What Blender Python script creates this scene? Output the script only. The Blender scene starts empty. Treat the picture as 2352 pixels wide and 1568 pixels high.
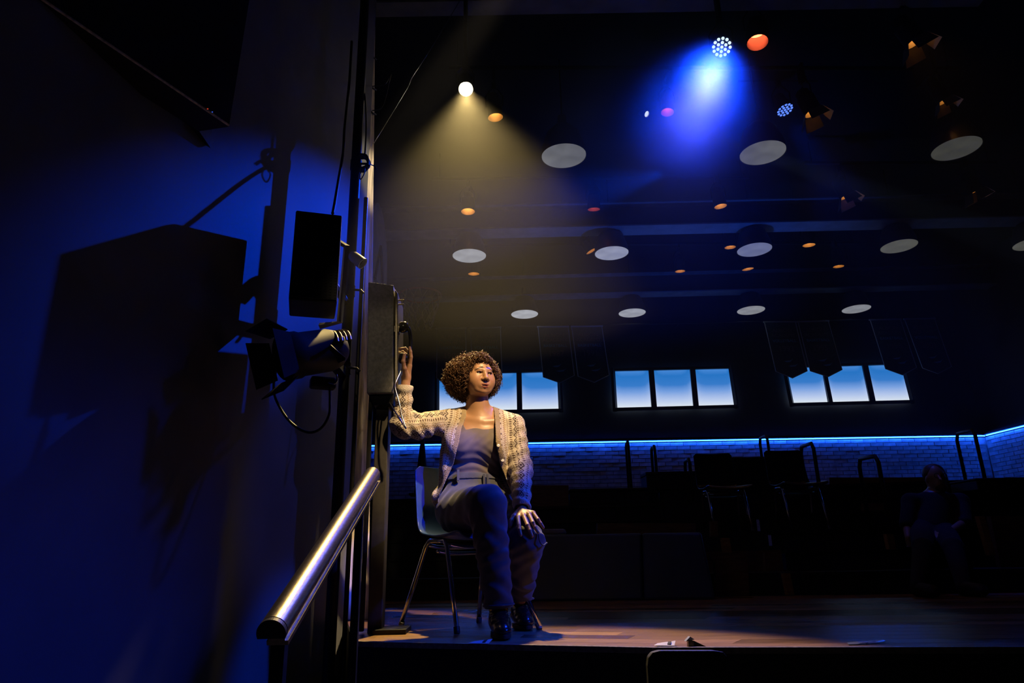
import bpy, bmesh, math, random
import numpy as np
from math import sin, cos, pi, radians, sqrt, atan2
from mathutils import Vector, Matrix

random.seed(7)
RNG = np.random.default_rng(11)
SC = bpy.context.scene
COL = SC.collection

# ------------------------------------------------------------------ camera
F_PX, PITCH, YAW, ROLL, CAM_H = 1568.0, radians(17.5), radians(2.0), -0.022, 0.33
FW = np.array([sin(YAW) * cos(PITCH), cos(YAW) * cos(PITCH), sin(PITCH)])
R0 = np.array([cos(YAW), -sin(YAW), 0.0])
U0 = np.cross(R0, FW)
RV = cos(ROLL) * R0 + sin(ROLL) * U0
UV = -sin(ROLL) * R0 + cos(ROLL) * U0
CAM = np.array([0.0, 0.0, CAM_H])
cam_data = bpy.data.cameras.new('camera')
cam = bpy.data.objects.new('camera', cam_data)
COL.objects.link(cam)
cam_data.sensor_width = 36.0
cam_data.lens = F_PX / 2352.0 * 36.0
cam_data.clip_start = 0.05
M = Matrix.Identity(4)
for i in range(3):
    M[i][0], M[i][1], M[i][2], M[i][3] = RV[i], UV[i], -FW[i], CAM[i]
cam.matrix_world = M
SC.camera = cam


def ray(px, py):
    return FW + RV * (px - 1176) / F_PX + UV * (784 - py) / F_PX


def at(px, py, Y):
    """point of the place that the photograph shows at a pixel, at depth Y"""
    d = ray(px, py)
    return CAM + d * (Y / d[1])


def atz(px, py, Z):
    d = ray(px, py)
    return CAM + d * ((Z - CAM_H) / d[2])


# ------------------------------------------------------------------ world, exposure
vs = SC.view_settings
vs.view_transform = 'Standard'
vs.look = 'None'
vs.gamma = 1.0
vs.exposure = 0.0
vs.use_curve_mapping = False
world = bpy.data.worlds.new('world')
SC.world = world
world.use_nodes = True
world.node_tree.nodes['Background'].inputs[0].default_value = (0.10, 0.14, 0.30, 1)
world.node_tree.nodes['Background'].inputs[1].default_value = 0.004


# ------------------------------------------------------------------ stage lights and added fills
def spot(name, loc, target, energy, color, size, blend=0.3, radius=0.05):
    l = bpy.data.lights.new(name, 'SPOT')
    l.energy, l.color = energy, color
    l.spot_size, l.spot_blend, l.shadow_soft_size = radians(size), blend, radius
    o = bpy.data.objects.new(name, l)
    COL.objects.link(o)
    o.location = loc
    d = Vector(target) - Vector(loc)
    o.rotation_euler = d.to_track_quat('-Z', 'Y').to_euler()
    return o


WARM = (1.0, 0.71, 0.25)
BLUE = (0.0, 0.055, 1.0)
LAMP_P = at(1070, 205, 4.8)
LAMP_T = np.array([0.04, 2.30, 0.0])
PAR_P = at(1658, 108, 5.0)
PAR_T = np.array([0.85, 3.2, 1.9])
PAR2_P = at(1803, 252, 7.0)
PAR2_T = PAR2_P + np.array([0.35, -0.5, -2.0])
HEAD_P = at(1486, 262, 7.6)
HEAD_T = HEAD_P + np.array([2.2, -0.8, -1.6])
spot('light_warm_backlight', LAMP_P + (LAMP_T - LAMP_P) * 0.012, LAMP_T, 1250, WARM, 34, 0.35, 0.05)
spot('light_warm_front', (1.45, 0.95, 4.25), (-0.11, 3.46, 1.09), 1650, (1.0, 0.69, 0.33), 11.2, 0.45, 0.06)
spot('light_warm_post', (0.60, 2.7, 3.9), (-0.83, 4.30, 2.92), 250, (1.0, 0.80, 0.52), 12, 0.8, 0.05)
spot('light_warm_phone_fill', (-0.30, -0.9, 2.5), (-0.54, 3.4, 1.36), 60, (1.0, 0.80, 0.50), 7, 0.6, 0.05)  # added weak warm fill from an unseen source, lifts the phone box
spot('light_blue_front', (1.6, 0.2, 2.8), (-0.38, 3.74, 0.62), 1200, BLUE, 5.2, 0.6, 0.04)
spot('light_blue_side', (3.0, 2.7, 2.4), (0.05, 3.45, 1.05), 75, (0.06, 0.10, 1.0), 20, 0.6, 0.05)
spot('light_blue_legs', (3.2, 2.2, 2.5), (0.05, 3.3, 0.32), 420, BLUE, 15, 0.5, 0.05)
spot('light_blue_wall', (2.62, 8.35, 5.45), (-0.93, 3.52, 1.95), 4300, BLUE, 11.0, 1.0, 0.03)
spot('light_blue_par', PAR_P + (PAR_T - PAR_P) * 0.05, PAR_T, 2000, (0.004, 0.045, 1.0), 34, 1.0, 0.12)
spot('light_blue_par_core', PAR_P + (PAR_T - PAR_P) * 0.05, PAR_T, 330, (0.66, 0.56, 1.0), 17, 0.7, 0.10)
spot('light_blue_par_far', PAR2_P + (PAR2_T - PAR2_P) * 0.05, PAR2_T, 160, BLUE, 30, 0.8, 0.08)
spot('light_blue_beam_fill', (3.3, 8.5, 1.6), (2.9, 9.3, 4.9), 130, (0.02, 0.12, 1.0), 95, 0.8, 0.10)  # added blue fill without a lamp, brightens the roof beams from below
spot('light_white_head', HEAD_P + (HEAD_T - HEAD_P) * 0.03, HEAD_T, 420, (0.55, 0.75, 1.0), 6, 0.5, 0.03)


# ------------------------------------------------------------------ materials
def mat(name, color, rough=0.6, metal=0.0, spec=0.5, noise=0.0, nscale=20.0, bump=0.0, bscale=80.0, emit=None, estr=1.0, stretch=(1, 1, 1), sheen=0.0):
    m = bpy.data.materials.new(name)
    m.use_nodes = True
    nt = m.node_tree
    b = nt.nodes['Principled BSDF']
    b.inputs['Base Color'].default_value = (*color, 1)
    b.inputs['Roughness'].default_value = rough
    b.inputs['Metallic'].default_value = metal
    b.inputs['Specular IOR Level'].default_value = spec
    if sheen:
        b.inputs['Sheen Weight'].default_value = sheen
    if emit:
        b.inputs['Emission Color'].default_value = (*emit, 1)
        b.inputs['Emission Strength'].default_value = estr
    if noise or bump:
        tc = nt.nodes.new('ShaderNodeTexCoord')
        mp = nt.nodes.new('ShaderNodeMapping')
        mp.inputs['Scale'].default_value = stretch
        nt.links.new(tc.outputs['Object'], mp.inputs[0])
    if noise:
        n = nt.nodes.new('ShaderNodeTexNoise')
        n.inputs['Scale'].default_value = nscale
        n.inputs['Detail'].default_value = 4
        nt.links.new(mp.outputs[0], n.inputs['Vector'])
        r = nt.nodes.new('ShaderNodeMapRange')
        r.inputs[1].default_value, r.inputs[2].default_value = 0.3, 0.7
        r.inputs[3].default_value, r.inputs[4].default_value = 1 - noise, 1 + noise
        nt.links.new(n.outputs[0], r.inputs[0])
        x = nt.nodes.new('ShaderNodeVectorMath')
        x.operation = 'SCALE'
        x.inputs[0].default_value = color
        nt.links.new(r.outputs[0], x.inputs['Scale'])
        nt.links.new(x.outputs[0], b.inputs['Base Color'])
    if bump:
        n2 = nt.nodes.new('ShaderNodeTexNoise')
        n2.inputs['Scale'].default_value = bscale
        nt.links.new(mp.outputs[0], n2.inputs['Vector'])
        bp = nt.nodes.new('ShaderNodeBump')
        bp.inputs['Strength'].default_value = bump
        bp.inputs['Distance'].default_value = 0.004
        nt.links.new(n2.outputs[0], bp.inputs['Height'])
        nt.links.new(bp.outputs[0], b.inputs['Normal'])
    return m


MT = dict(
    black=mat('matte_black', (0.012, 0.012, 0.013), 0.7, noise=0.3),
    black_metal=mat('black_metal', (0.016, 0.016, 0.017), 0.5, spec=0.3, noise=0.25, nscale=40),
    rubber=mat('black_rubber', (0.015, 0.015, 0.016), 0.5),
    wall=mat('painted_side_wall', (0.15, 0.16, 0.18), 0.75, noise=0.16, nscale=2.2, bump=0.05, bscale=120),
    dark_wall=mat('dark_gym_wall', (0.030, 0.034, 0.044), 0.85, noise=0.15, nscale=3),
    ceiling=mat('black_ceiling', (0.010, 0.010, 0.012), 0.9, noise=0.2, nscale=4),
    beam=mat('painted_steel_beam', (0.30, 0.32, 0.36), 0.5, noise=0.2, nscale=6),  # flange tone raised to look lit from below
    wood_post=mat('raw_timber', (0.80, 0.70, 0.56), 0.6, noise=0.45, nscale=9, stretch=(7, 7, 0.5)),
    stage_wood=mat('stage_boards', (0.25, 0.135, 0.062), 0.34, noise=0.4, nscale=7, stretch=(0.7, 9, 9), bump=0.15, bscale=30),
    riser_wood=mat('stained_riser_wood', (0.17, 0.085, 0.04), 0.55, noise=0.35, nscale=9, stretch=(1, 6, 6)),
    amber_lit_wood=mat('lit_tread_wood', (0.42, 0.20, 0.055), 0.5, noise=0.3, nscale=9, stretch=(1, 6, 6)),  # riser wood recoloured brighter, amber light put into its colour
    brick=mat('glazed_brick', (0.42, 0.43, 0.46), 0.55, noise=0.3, nscale=9, bump=0.3, bscale=60),
    mortar=mat('mortar', (0.33, 0.34, 0.36), 0.9, noise=0.2, nscale=30),
    chrome=mat('chrome', (0.72, 0.72, 0.74), 0.16, metal=1.0, noise=0.08, nscale=30),
    steel=mat('brushed_steel', (0.24, 0.205, 0.15), 0.34, metal=1.0, noise=0.22, nscale=26, stretch=(6, 0.8, 6), bump=0.06, bscale=60),
    phone_box=mat('grey_hammered_enclosure', (0.20, 0.195, 0.175), 0.55, noise=0.25, nscale=60, bump=0.25, bscale=260),
    web=mat('shaded_beam_web', (0.03, 0.032, 0.038), 0.7, noise=0.2),  # same steel as the flange, darkened because only flanges catch light
    shade=mat('dark_lamp_shade', (0.045, 0.048, 0.055), 0.45, noise=0.1),
    post_grey=mat('painted_post', (0.040, 0.036, 0.030), 0.55, noise=0.2, nscale=30),
    plastic_blue=mat('chair_shell_plastic', (0.022, 0.055, 0.17), 0.28, noise=0.08, nscale=60),
    dark_plastic=mat('black_gloss_plastic', (0.012, 0.012, 0.013), 0.18),
    mat_navy=mat('navy_vinyl', (0.030, 0.045, 0.10), 0.42, noise=0.15, nscale=4),
    grey_plastic=mat('grey_plastic', (0.20, 0.20, 0.215), 0.5),
    banner=mat('dark_teal_felt', (0.05, 0.085, 0.11), 0.9, noise=0.15, nscale=30),
    banner_edge=mat('banner_lit_edge', (0.45, 0.52, 0.62), 0.8),  # pale blue rim colour stands for window light on the banner edges
    banner_grey=mat('banner_grey_print', (0.20, 0.19, 0.19), 0.9),
    banner_cyan=mat('banner_blue_print', (0.12, 0.42, 0.72), 0.9),
    window_frame=mat('window_frame', (0.05, 0.06, 0.09), 0.5),
    backboard=mat('backboard_paint', (0.62, 0.52, 0.54), 0.6, noise=0.1, nscale=8),
    backboard_line=mat('backboard_line_paint', (0.12, 0.07, 0.06), 0.6),
    rim=mat('orange_rim', (0.42, 0.10, 0.03), 0.45),
    net=mat('net_cord', (0.34, 0.31, 0.30), 0.8),
    can_inside=mat('lamp_inner_metal', (0.30, 0.26, 0.22), 0.45, metal=0.5),
    paper=mat('paper', (0.62, 0.60, 0.58), 0.8),
    tape=mat('glossy_tape', (0.35, 0.40, 0.5), 0.12),
    brass=mat('worn_edge_strip', (0.34, 0.29, 0.22), 0.4, metal=0.7, noise=0.4, nscale=60),
    leather=mat('black_leather', (0.024, 0.015, 0.012), 0.22, noise=0.25, nscale=40, bump=0.12, bscale=150),
    sole=mat('boot_sole', (0.012, 0.010, 0.009), 0.6),
    denim=mat('dark_denim', (0.060, 0.063, 0.074), 0.85, noise=0.3, nscale=14, bump=0.25, bscale=520, sheen=0.2),
    tank=mat('taupe_jersey', (0.125, 0.098, 0.088), 0.8, noise=0.08, nscale=30, bump=0.08, bscale=500, sheen=0.2),
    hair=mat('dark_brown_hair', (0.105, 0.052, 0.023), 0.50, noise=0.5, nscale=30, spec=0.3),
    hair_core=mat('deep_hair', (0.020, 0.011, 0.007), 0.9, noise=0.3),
    shirt_dark=mat('black_shirt', (0.012, 0.012, 0.014), 0.9),
    trousers_dark=mat('dark_trousers', (0.018, 0.019, 0.024), 0.9),
    silver=mat('armoured_cord_metal', (0.62, 0.62, 0.66), 0.25, metal=1.0),
    button=mat('pearl_button', (0.75, 0.72, 0.66), 0.2),
    gold=mat('ring_metal', (0.75, 0.72, 0.66), 0.2, metal=1.0),
)


def board_variation(m, amt):
    nt = m.node_tree
    b = nt.nodes['Principled BSDF']
    src = b.inputs['Base Color'].links[0].from_socket
    oi = nt.nodes.new('ShaderNodeObjectInfo')
    r = nt.nodes.new('ShaderNodeMapRange')
    r.inputs[3].default_value, r.inputs[4].default_value = 1 - amt, 1 + amt
    nt.links.new(oi.outputs['Random'], r.inputs[0])
    x = nt.nodes.new('ShaderNodeVectorMath')
    x.operation = 'SCALE'
    nt.links.new(src, x.inputs[0])
    nt.links.new(r.outputs[0], x.inputs['Scale'])
    nt.links.new(x.outputs[0], b.inputs['Base Color'])
    rr = nt.nodes.new('ShaderNodeMapRange')
    rr.inputs[3].default_value, rr.inputs[4].default_value = .24, .46
    nt.links.new(oi.outputs['Random'], rr.inputs[0])
    nt.links.new(rr.outputs[0], b.inputs['Roughness'])


board_variation(MT['stage_wood'], .38)
board_variation(MT['brick'], .2)


def emat(name, color, strength):
    m = bpy.data.materials.new(name)
    m.use_nodes = True
    nt = m.node_tree
    nt.nodes.remove(nt.nodes['Principled BSDF'])
    e = nt.nodes.new('ShaderNodeEmission')
    e.inputs[0].default_value = (*color, 1)
    e.inputs[1].default_value = strength
    nt.links.new(e.outputs[0], nt.nodes['Material Output'].inputs[0])
    return m


MT['warm_lens'] = emat('lit_warm_lens', (1.0, 0.86, 0.60), 14)
MT['led_white'] = emat('lit_blue_white_led', (0.62, 0.82, 1.0), 1.7)
MT['led_blue'] = emat('lit_blue_led', (0.10, 0.22, 1.0), 1.6)
MT['head_lens'] = emat('lit_white_lens', (0.8, 0.9, 1.0), 1.4)
MT['amber_lens'] = emat('lit_amber_lens', (1.0, 0.42, 0.08), 17)
MT['red_lens'] = emat('lit_red_lens', (1.0, 0.13, 0.05), 9)
MT['led_strip'] = emat('lit_blue_strip', (0.010, 0.095, 1.0), 44)
MT['led_red_dot'] = emat('red_indicator', (1.0, 0.08, 0.03), 0.5)
MT['led_blue_dot'] = emat('blue_indicator', (0.05, 0.15, 1.0), 0.5)


# ------------------------------------------------------------------ mesh helpers
class MB:
    def __init__(self):
        self.v, self.f = [], []

    def add(self, vs, fs):
        n = len(self.v)
        self.v += [tuple(map(float, p)) for p in vs]
        self.f += [tuple(i + n for i in f) for f in fs]
        return self

    def box(self, c, s, rot=None):
        c = np.array(c, float)
        h = np.array(s, float) / 2
        P = [np.array([x, y, z]) * h for x in (-1, 1) for y in (-1, 1) for z in (-1, 1)]
        if rot is not None:
            P = [rot @ p for p in P]
        return self.add([c + p for p in P], [(0, 1, 3, 2), (4, 6, 7, 5), (0, 4, 5, 1), (2, 3, 7, 6), (0, 2, 6, 4), (1, 5, 7, 3)])

    def hexa(self, A):
        """eight corners: front quad (bl, br, tr, tl), back quad the same way"""
        return self.add(A, [(0, 1, 2, 3), (5, 4, 7, 6), (1, 5, 6, 2), (4, 0, 3, 7), (3, 2, 6, 7), (4, 5, 1, 0)])

    def tube(self, pts, r, n=10, cap=True, closed=False):
        pts = [np.array(p, float) for p in pts]
        m = len(pts)
        rr = r if hasattr(r, '__len__') else [r] * m
        rings, up = [], None
        for i, p in enumerate(pts):
            if closed:
                t = pts[(i + 1) % m] - pts[i - 1]
            else:
                t = pts[min(i + 1, m - 1)] - pts[max(i - 1, 0)]
            t = t / (np.linalg.norm(t) + 1e-9)
            if up is None:
                up = np.array([0, 0, 1.0]) if abs(t[2]) < 0.9 else np.array([1.0, 0, 0])
            a = up - t * (up @ t)
            a /= np.linalg.norm(a) + 1e-9
            up = a
            b = np.cross(t, a)
            rings.append([p + rr[i] * (cos(q) * a + sin(q) * b) for q in np.linspace(0, 2 * pi, n, endpoint=False)])
        vs = [q for g in rings for q in g]
        fs = []
        for i in range(m if closed else m - 1):
            j = (i + 1) % m
            for k in range(n):
                l = (k + 1) % n
                fs.append((i * n + k, i * n + l, j * n + l, j * n + k))
        if cap and not closed:
            fs.append(tuple(range(n))[::-1])
            fs.append(tuple((m - 1) * n + k for k in range(n)))
        return self.add(vs, fs)

    def lathe(self, c, axis, prof, n=24, cap0=False, cap1=False):
        """prof: list of (distance along the axis, radius)"""
        c = np.array(c, float)
        t = np.array(axis, float)
        t /= np.linalg.norm(t)
        a = np.cross(t, [0, 0, 1.0] if abs(t[2]) < 0.9 else [1.0, 0, 0])
        a /= np.linalg.norm(a)
        b = np.cross(t, a)
        vs = [c + t * d + r * (cos(q) * a + sin(q) * b) for d, r in prof for q in np.linspace(0, 2 * pi, n, endpoint=False)]
        m = len(prof)
        fs = [(i * n + k, i * n + (k + 1) % n, (i + 1) * n + (k + 1) % n, (i + 1) * n + k) for i in range(m - 1) for k in range(n)]
        if cap0:
            fs.append(tuple(range(n))[::-1])
        if cap1:
            fs.append(tuple((m - 1) * n + k for k in range(n)))
        return self.add(vs, fs)

    def prism(self, poly, off):
        """closed polygon (3D points) pushed along off"""
        poly = [np.array(p, float) for p in poly]
        n = len(poly)
        off = np.array(off, float)
        return self.add(poly + [p + off for p in poly], [tuple(range(n))[::-1], tuple(range(n, 2 * n))] + [(i, (i + 1) % n, n + (i + 1) % n, n + i) for i in range(n)])

    def mesh(self, name):
        me = bpy.data.meshes.new(name)
        me.from_pydata(self.v, [], self.f)
        bm = bmesh.new()
        bm.from_mesh(me)
        bmesh.ops.recalc_face_normals(bm, faces=bm.faces)
        bm.to_mesh(me)
        bm.free()
        return me

    def build(self, name, m, parent=None, smooth=False, bevel=0.0, **kw):
        return link(name, self.mesh(name), m, parent, smooth, bevel, **kw)


def link(name, me, m, parent=None, smooth=False, bevel=0.0, label=None, cat=None, group=None, kind=None):
    o = bpy.data.objects.new(name, me)
    COL.objects.link(o)
    if m is not None:
        me.materials.append(MT[m] if isinstance(m, str) else m)
    if smooth:
        me.polygons.foreach_set('use_smooth', [True] * len(me.polygons))
        if smooth == 'auto':
            sharp = me.attributes.new('sharp_edge', 'BOOLEAN', 'EDGE')
            bm = bmesh.new()
            bm.from_mesh(me)
            bm.edges.ensure_lookup_table()
            sharp.data.foreach_set('value', [len(e.link_faces) != 2 or e.calc_face_angle(0) > 0.7 for e in bm.edges])
            bm.free()
    if bevel:
        b = o.modifiers.new('bevel', 'BEVEL')
        b.width, b.segments, b.limit_method = bevel, 2, 'ANGLE'
    if parent is not None:
        o.parent = parent
        o.matrix_parent_inverse = parent.matrix_world.inverted()
    tag(o, label, cat, group, kind)
    return o


def tag(o, label=None, cat=None, group=None, kind=None):
    if label:
        o['label'] = label
    if cat:
        o['category'] = cat
    if group:
        o['group'] = group
    if kind:
        o['kind'] = kind
    return o


def thing(name, loc, label, cat, group=None, kind=None):
    o = bpy.data.objects.new(name, None)
    COL.objects.link(o)
    o.location = tuple(float(x) for x in loc)
    o.matrix_world = Matrix.Translation(o.location)
    o.empty_display_size = 0.1
    return tag(o, label, cat, group, kind)


def copy_tree(o, parent=None):
    c = o.copy()
    COL.objects.link(c)
    if parent is not None:
        c.parent = parent
    for ch in list(o.children):
        copy_tree(ch, c)
    return c


def unit(v):
    v = np.array(v, float)
    return v / np.linalg.norm(v)


def rotz(a):
    return np.array([[cos(a), -sin(a), 0], [sin(a), cos(a), 0], [0, 0, 1.0]])


def spline(pts, n=8):
    """Catmull-Rom through the points"""
    P = [np.array(p, float) for p in pts]
    P = [2 * P[0] - P[1]] + P + [2 * P[-1] - P[-2]]
    out = []
    for i in range(1, len(P) - 2):
        for t in np.linspace(0, 1, n, endpoint=False):
            a, b, c, d = P[i - 1], P[i], P[i + 1], P[i + 2]
            out.append(0.5 * (2 * b + (c - a) * t + (2 * a - 5 * b + 4 * c - d) * t ** 2 + (3 * b - a - 3 * c + d) * t ** 3))
    out.append(P[-2])
    return out


# ------------------------------------------------------------------ the setting: stage, walls, ceiling
FRONT = [atz(815, 1472.7, 0), atz(862, 1474.5, 0), atz(1180, 1481, 0), atz(1500, 1487.5, 0), atz(2352, 1486, 0)]
FRONT.append(FRONT[-1] + (FRONT[-1] - FRONT[-2]) * 2.2)
BO, BE, BB = np.array([-0.89, 6.12, 0]), unit((0.985, -0.173, 0)), unit((0.173, 0.985, 0))   # bleacher front line
BACK = [np.array([-1.30, 6.25, 0])] + [BO + BE * t for t in (0.6, 1.6, 3.2, 5.4, 9.5)]


def floor_pt(u, t):
    i = min(int(u), len(FRONT) - 2)
    w = u - i
    return (FRONT[i] * (1 - w) + FRONT[i + 1] * w) * (1 - t) + (BACK[i] * (1 - w) + BACK[i + 1] * w) * t


fl = MB()
for i in range(5):
    a, b, c, d = floor_pt(i, 0), floor_pt(i + 1, 0), floor_pt(i + 1, 1.03), floor_pt(i, 1.03)
    lo, hi = np.array([0, 0, -0.25]), np.array([0, 0, -0.022])
    fl.hexa([a + lo, b + lo, b + hi, a + hi, d + lo, c + lo, c + hi, d + hi])
floor = fl.build('floor', 'black', kind='structure')
ROWS = 24
for k in range(ROWS):
    t0, t1 = k / ROWS, (k + 1) / ROWS
    cuts = [0] + sorted(random.uniform(0.4, 4.7) for _ in range(2)) + [5]
    for a, b in zip(cuts[:-1], cuts[1:]):
        us = [a] + [q for q in range(1, 5) if a < q < b] + [b]
        mb = MB()
        g = 0.0012
        for ua, ub in zip(us[:-1], us[1:]):
            ea = 0.0006 if ua == a else 0
            eb = 0.0006 if ub == b else 0
            q = [floor_pt(ua + ea, t0), floor_pt(ub - eb, t0), floor_pt(ub - eb, t1), floor_pt(ua + ea, t1)]
            n = unit(q[3] - q[0]) * g
            dz = np.array([0, 0, -0.02])
            q = [q[0] + n * (k > 0), q[1] + n * (k > 0), q[2] - n, q[3] - n]
            mb.add([q[0] + dz, q[1] + dz, q[1], q[0], q[3] + dz, q[2] + dz, q[2], q[3]], [(3, 2, 6, 7), (0, 1, 2, 3), (5, 4, 7, 6)] + ([(4, 0, 3, 7)] if ua == a else []) + ([(1, 5, 6, 2)] if ub == b else []))
        mb.build('board', 'stage_wood', floor)
# black front of the stage and the worn strip along its edge
fa = MB()
st = MB()
for i in range(5):
    a, b = FRONT[i], FRONT[i + 1]
    n = unit(np.cross(b - a, (0, 0, 1.0)))
    lo = np.array([0, 0, -1.05])
    hi = np.array([0, 0, -0.02])
    fa.hexa([a + lo + n * 0.01, b + lo + n * 0.01, b + hi + n * 0.01, a + hi + n * 0.01, a + lo - n * 0.05, b + lo - n * 0.05, b + hi - n * 0.05, a + hi - n * 0.05])
    st.hexa([a + n * 0.014 - [0, 0, 0.018], b + n * 0.014 - [0, 0, 0.018], b + n * 0.014 + [0, 0, 0.003], a + n * 0.014 + [0, 0, 0.003], a - n * 0.012 - [0, 0, 0.018], b - n * 0.012 - [0, 0, 0.018], b - n * 0.012 + [0, 0, 0.003], a - n * 0.012 + [0, 0, 0.003]])
a, b = FRONT[0], BACK[0]
fa.prism([a + [0, 0, -1.05], b + [0, 0, -1.05], b + [0, 0, -0.02], a + [0, 0, -0.02]], (0.03, 0, 0))
fa.build('wall_stage_front', 'black', kind='structure')
st.build('trim_1', 'brass', kind='structure')
MB().box((2, 1.5, -1.08), (20, 12, 0.06)).build('floor.001', 'black', kind='structure')

WP, WD = np.array([-0.838, 4.25, 0]), unit((-0.51, -2.5, 0))          # splayed wall left of the opening
WN = np.array([-WD[1], WD[0], 0])


def on_wall(px, py, off=0.0):
    d = ray(px, py)
    P = WP + WN * off * (1 if WN[1] < 0 else -1)
    return CAM + d * (((P - CAM) @ WN) / (d @ WN))


def wall_slab(name, a, b, z0, z1, th, m):
    a, b = np.array(a, float), np.array(b, float)
    n = unit(np.cross(b - a, (0, 0, 1))) * th
    mb = MB().prism([a + [0, 0, z0], b + [0, 0, z0], b + [0, 0, z1], a + [0, 0, z1]], n)
    return mb.build(name, m, kind='structure')


wall_slab('wall_left', WP, WP + WD * 5.2, -1.05, 5.9, 0.12, 'wall')
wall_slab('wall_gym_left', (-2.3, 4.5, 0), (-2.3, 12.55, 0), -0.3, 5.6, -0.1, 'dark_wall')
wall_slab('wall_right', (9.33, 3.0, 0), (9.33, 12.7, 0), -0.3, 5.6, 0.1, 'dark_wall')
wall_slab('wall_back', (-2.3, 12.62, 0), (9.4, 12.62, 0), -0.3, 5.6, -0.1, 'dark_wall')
MB().box((3.4, 6.5, 5.95), (14.5, 13.5, 0.1)).build('ceiling', 'ceiling', kind='structure')
# timber edge of the opening
q = at(846, 640, 4.16)
post = thing('trim_2', (q[0], 4.16, 0), None, None, kind='structure')
b0, b1 = at(838, 640, 4.27), at(856, 640, 4.33)
t0_, t1_ = at(849, 15, 4.27), at(863, 15, 4.33)
dz = (b0[2] - t0_[2])
def lin(p, q, z):
    return p + (q - p) * ((z - p[2]) / (q[2] - p[2]))
zb, zt = 0.0, 4.45
L0, L1, L2, L3 = lin(b0, t0_, zb), lin(b1, t1_, zb), lin(b1, t1_, zt), lin(b0, t0_, zt)
bk = np.array([-0.09, 0.02, 0])
MB().hexa([L0, L1, L2, L3, L0 + bk, L1 + bk, L2 + bk, L3 + bk]).build('timber', 'wood_post', post, bevel=0.004)
for py in (126, 197, 254):
    zz = at(845, py, 4.27)[2]
    A, B = lin(b0, t0_, zz), lin(b1, t1_, zz + .02)
    MB().tube([A + [-.03, .0, .01], A + [.004, -.008, .006], (A + B) / 2 + [.012, 0, -.01], B + [.008, .008, -.004], B + [-.03, .02, .004]], 0.007, 8).build('cable_tie', 'rubber', post, smooth=True)

# ------------------------------------------------------------------ brick band under the blue strip
ZS = 2.285
brick_wall = thing('wall_brick', (3.5, 12.5, 0), None, None, kind='structure')
MB().box((3.5, 12.535, 1.35), (11.64, 0.05, 1.86)).build('mortar_bed', 'mortar', brick_wall)
MB().box((9.305, 10.4, 1.35), (0.05, 4.2, 1.86)).build('mortar_bed', 'mortar', brick_wall)
BW, BH = 0.242, 0.072
base_me = {}


def brick_mesh(i, along):
    if (i, along) not in base_me:
        j = random.uniform(-0.006, 0.006)
        w, h, t = BW - 0.012, BH - 0.011, 0.035 + 0.008 * (i % 3) / 2
        me = MB().box((0, 0, 0), (w, t, h) if along == 'x' else (t, w, h)).mesh('brick')
        me.materials.append(MT['brick'])
        base_me[(i, along)] = me
    return base_me[(i, along)]


extra = MB()
cnt = 0
for r in range(13):
    z = ZS - BH * (r + 0.5)
    for c in range(48):
        x = -2.25 + BW * (c + 0.5 * (r % 2) + 0.5)
        if x > 9.2:
            continue
        if cnt < 300 and r < 7 and x > -2.0:
            o = bpy.data.objects.new('brick', brick_mesh(random.randrange(5), 'x'))
            COL.objects.link(o)
            o.location = (x, 12.512 + random.uniform(-.003, .003), z)
            o.parent = brick_wall
            o.matrix_parent_inverse = brick_wall.matrix_world.inverted()
            cnt += 1
        else:
            extra.box((x, 12.513, z), (BW - .012, .04, BH - .011))
    for c in range(16):
        y = 12.35 - BW * (c + 0.5 * (r % 2))
        extra.box((9.283, y, z), (.04, BW - .012, BH - .011))
extra.build('bricks_beyond', 'brick', brick_wall, kind='stuff')
led = thing('led_strip', (3.5, 12.45, ZS), 'glowing blue light strip running along the top of the brick wall', 'light strip')
MB().box((3.5, 12.462, ZS + 0.018), (11.5, 0.02, 0.012)).build('diffuser', 'led_strip', led)
MB().box((3.5, 12.455, ZS + 0.05), (11.6, 0.12, 0.045)).build('channel', 'black_metal', led)
led2 = thing('led_strip', (9.22, 10.3, ZS), 'glowing blue light strip turning the corner onto the side wall', 'light strip')
MB().box((9.235, 10.35, ZS + 0.018), (0.02, 4.1, 0.012)).build('diffuser', 'led_strip', led2)
MB().box((9.235, 10.35, ZS + 0.05), (0.12, 4.2, 0.045)).build('channel', 'black_metal', led2)


# ------------------------------------------------------------------ backlit windows
def window_mat():
    m = bpy.data.materials.new('backlit_window')
    m.use_nodes = True
    nt = m.node_tree
    nt.nodes.remove(nt.nodes['Principled BSDF'])
    e = nt.nodes.new('ShaderNodeEmission')
    at_ = nt.nodes.new('ShaderNodeAttribute')
    at_.attribute_name = 'height'
    cr = nt.nodes.new('ShaderNodeValToRGB')
    el = cr.color_ramp.elements
    el[0].position, el[0].color = 0.0, (0.78, 0.86, 0.93, 1)
    el[1].position, el[1].color = 1.0, (0.065, 0.26, 0.72, 1)
    for p, c in ((0.20, (0.50, 0.62, 0.90)), (0.42, (0.20, 0.38, 0.80)), (0.60, (0.042, 0.215, 0.64)), (0.85, (0.022, 0.19, 0.60))):
        x = el.new(p)
        x.color = (*c, 1)
    nt.links.new(at_.outputs['Fac'], cr.inputs[0])
    nt.links.new(cr.outputs[0], e.inputs[0])
    e.inputs[1].default_value = 1.0
    nt.links.new(e.outputs[0], nt.nodes['Material Output'].inputs[0])
    return m


WM = window_mat()


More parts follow.
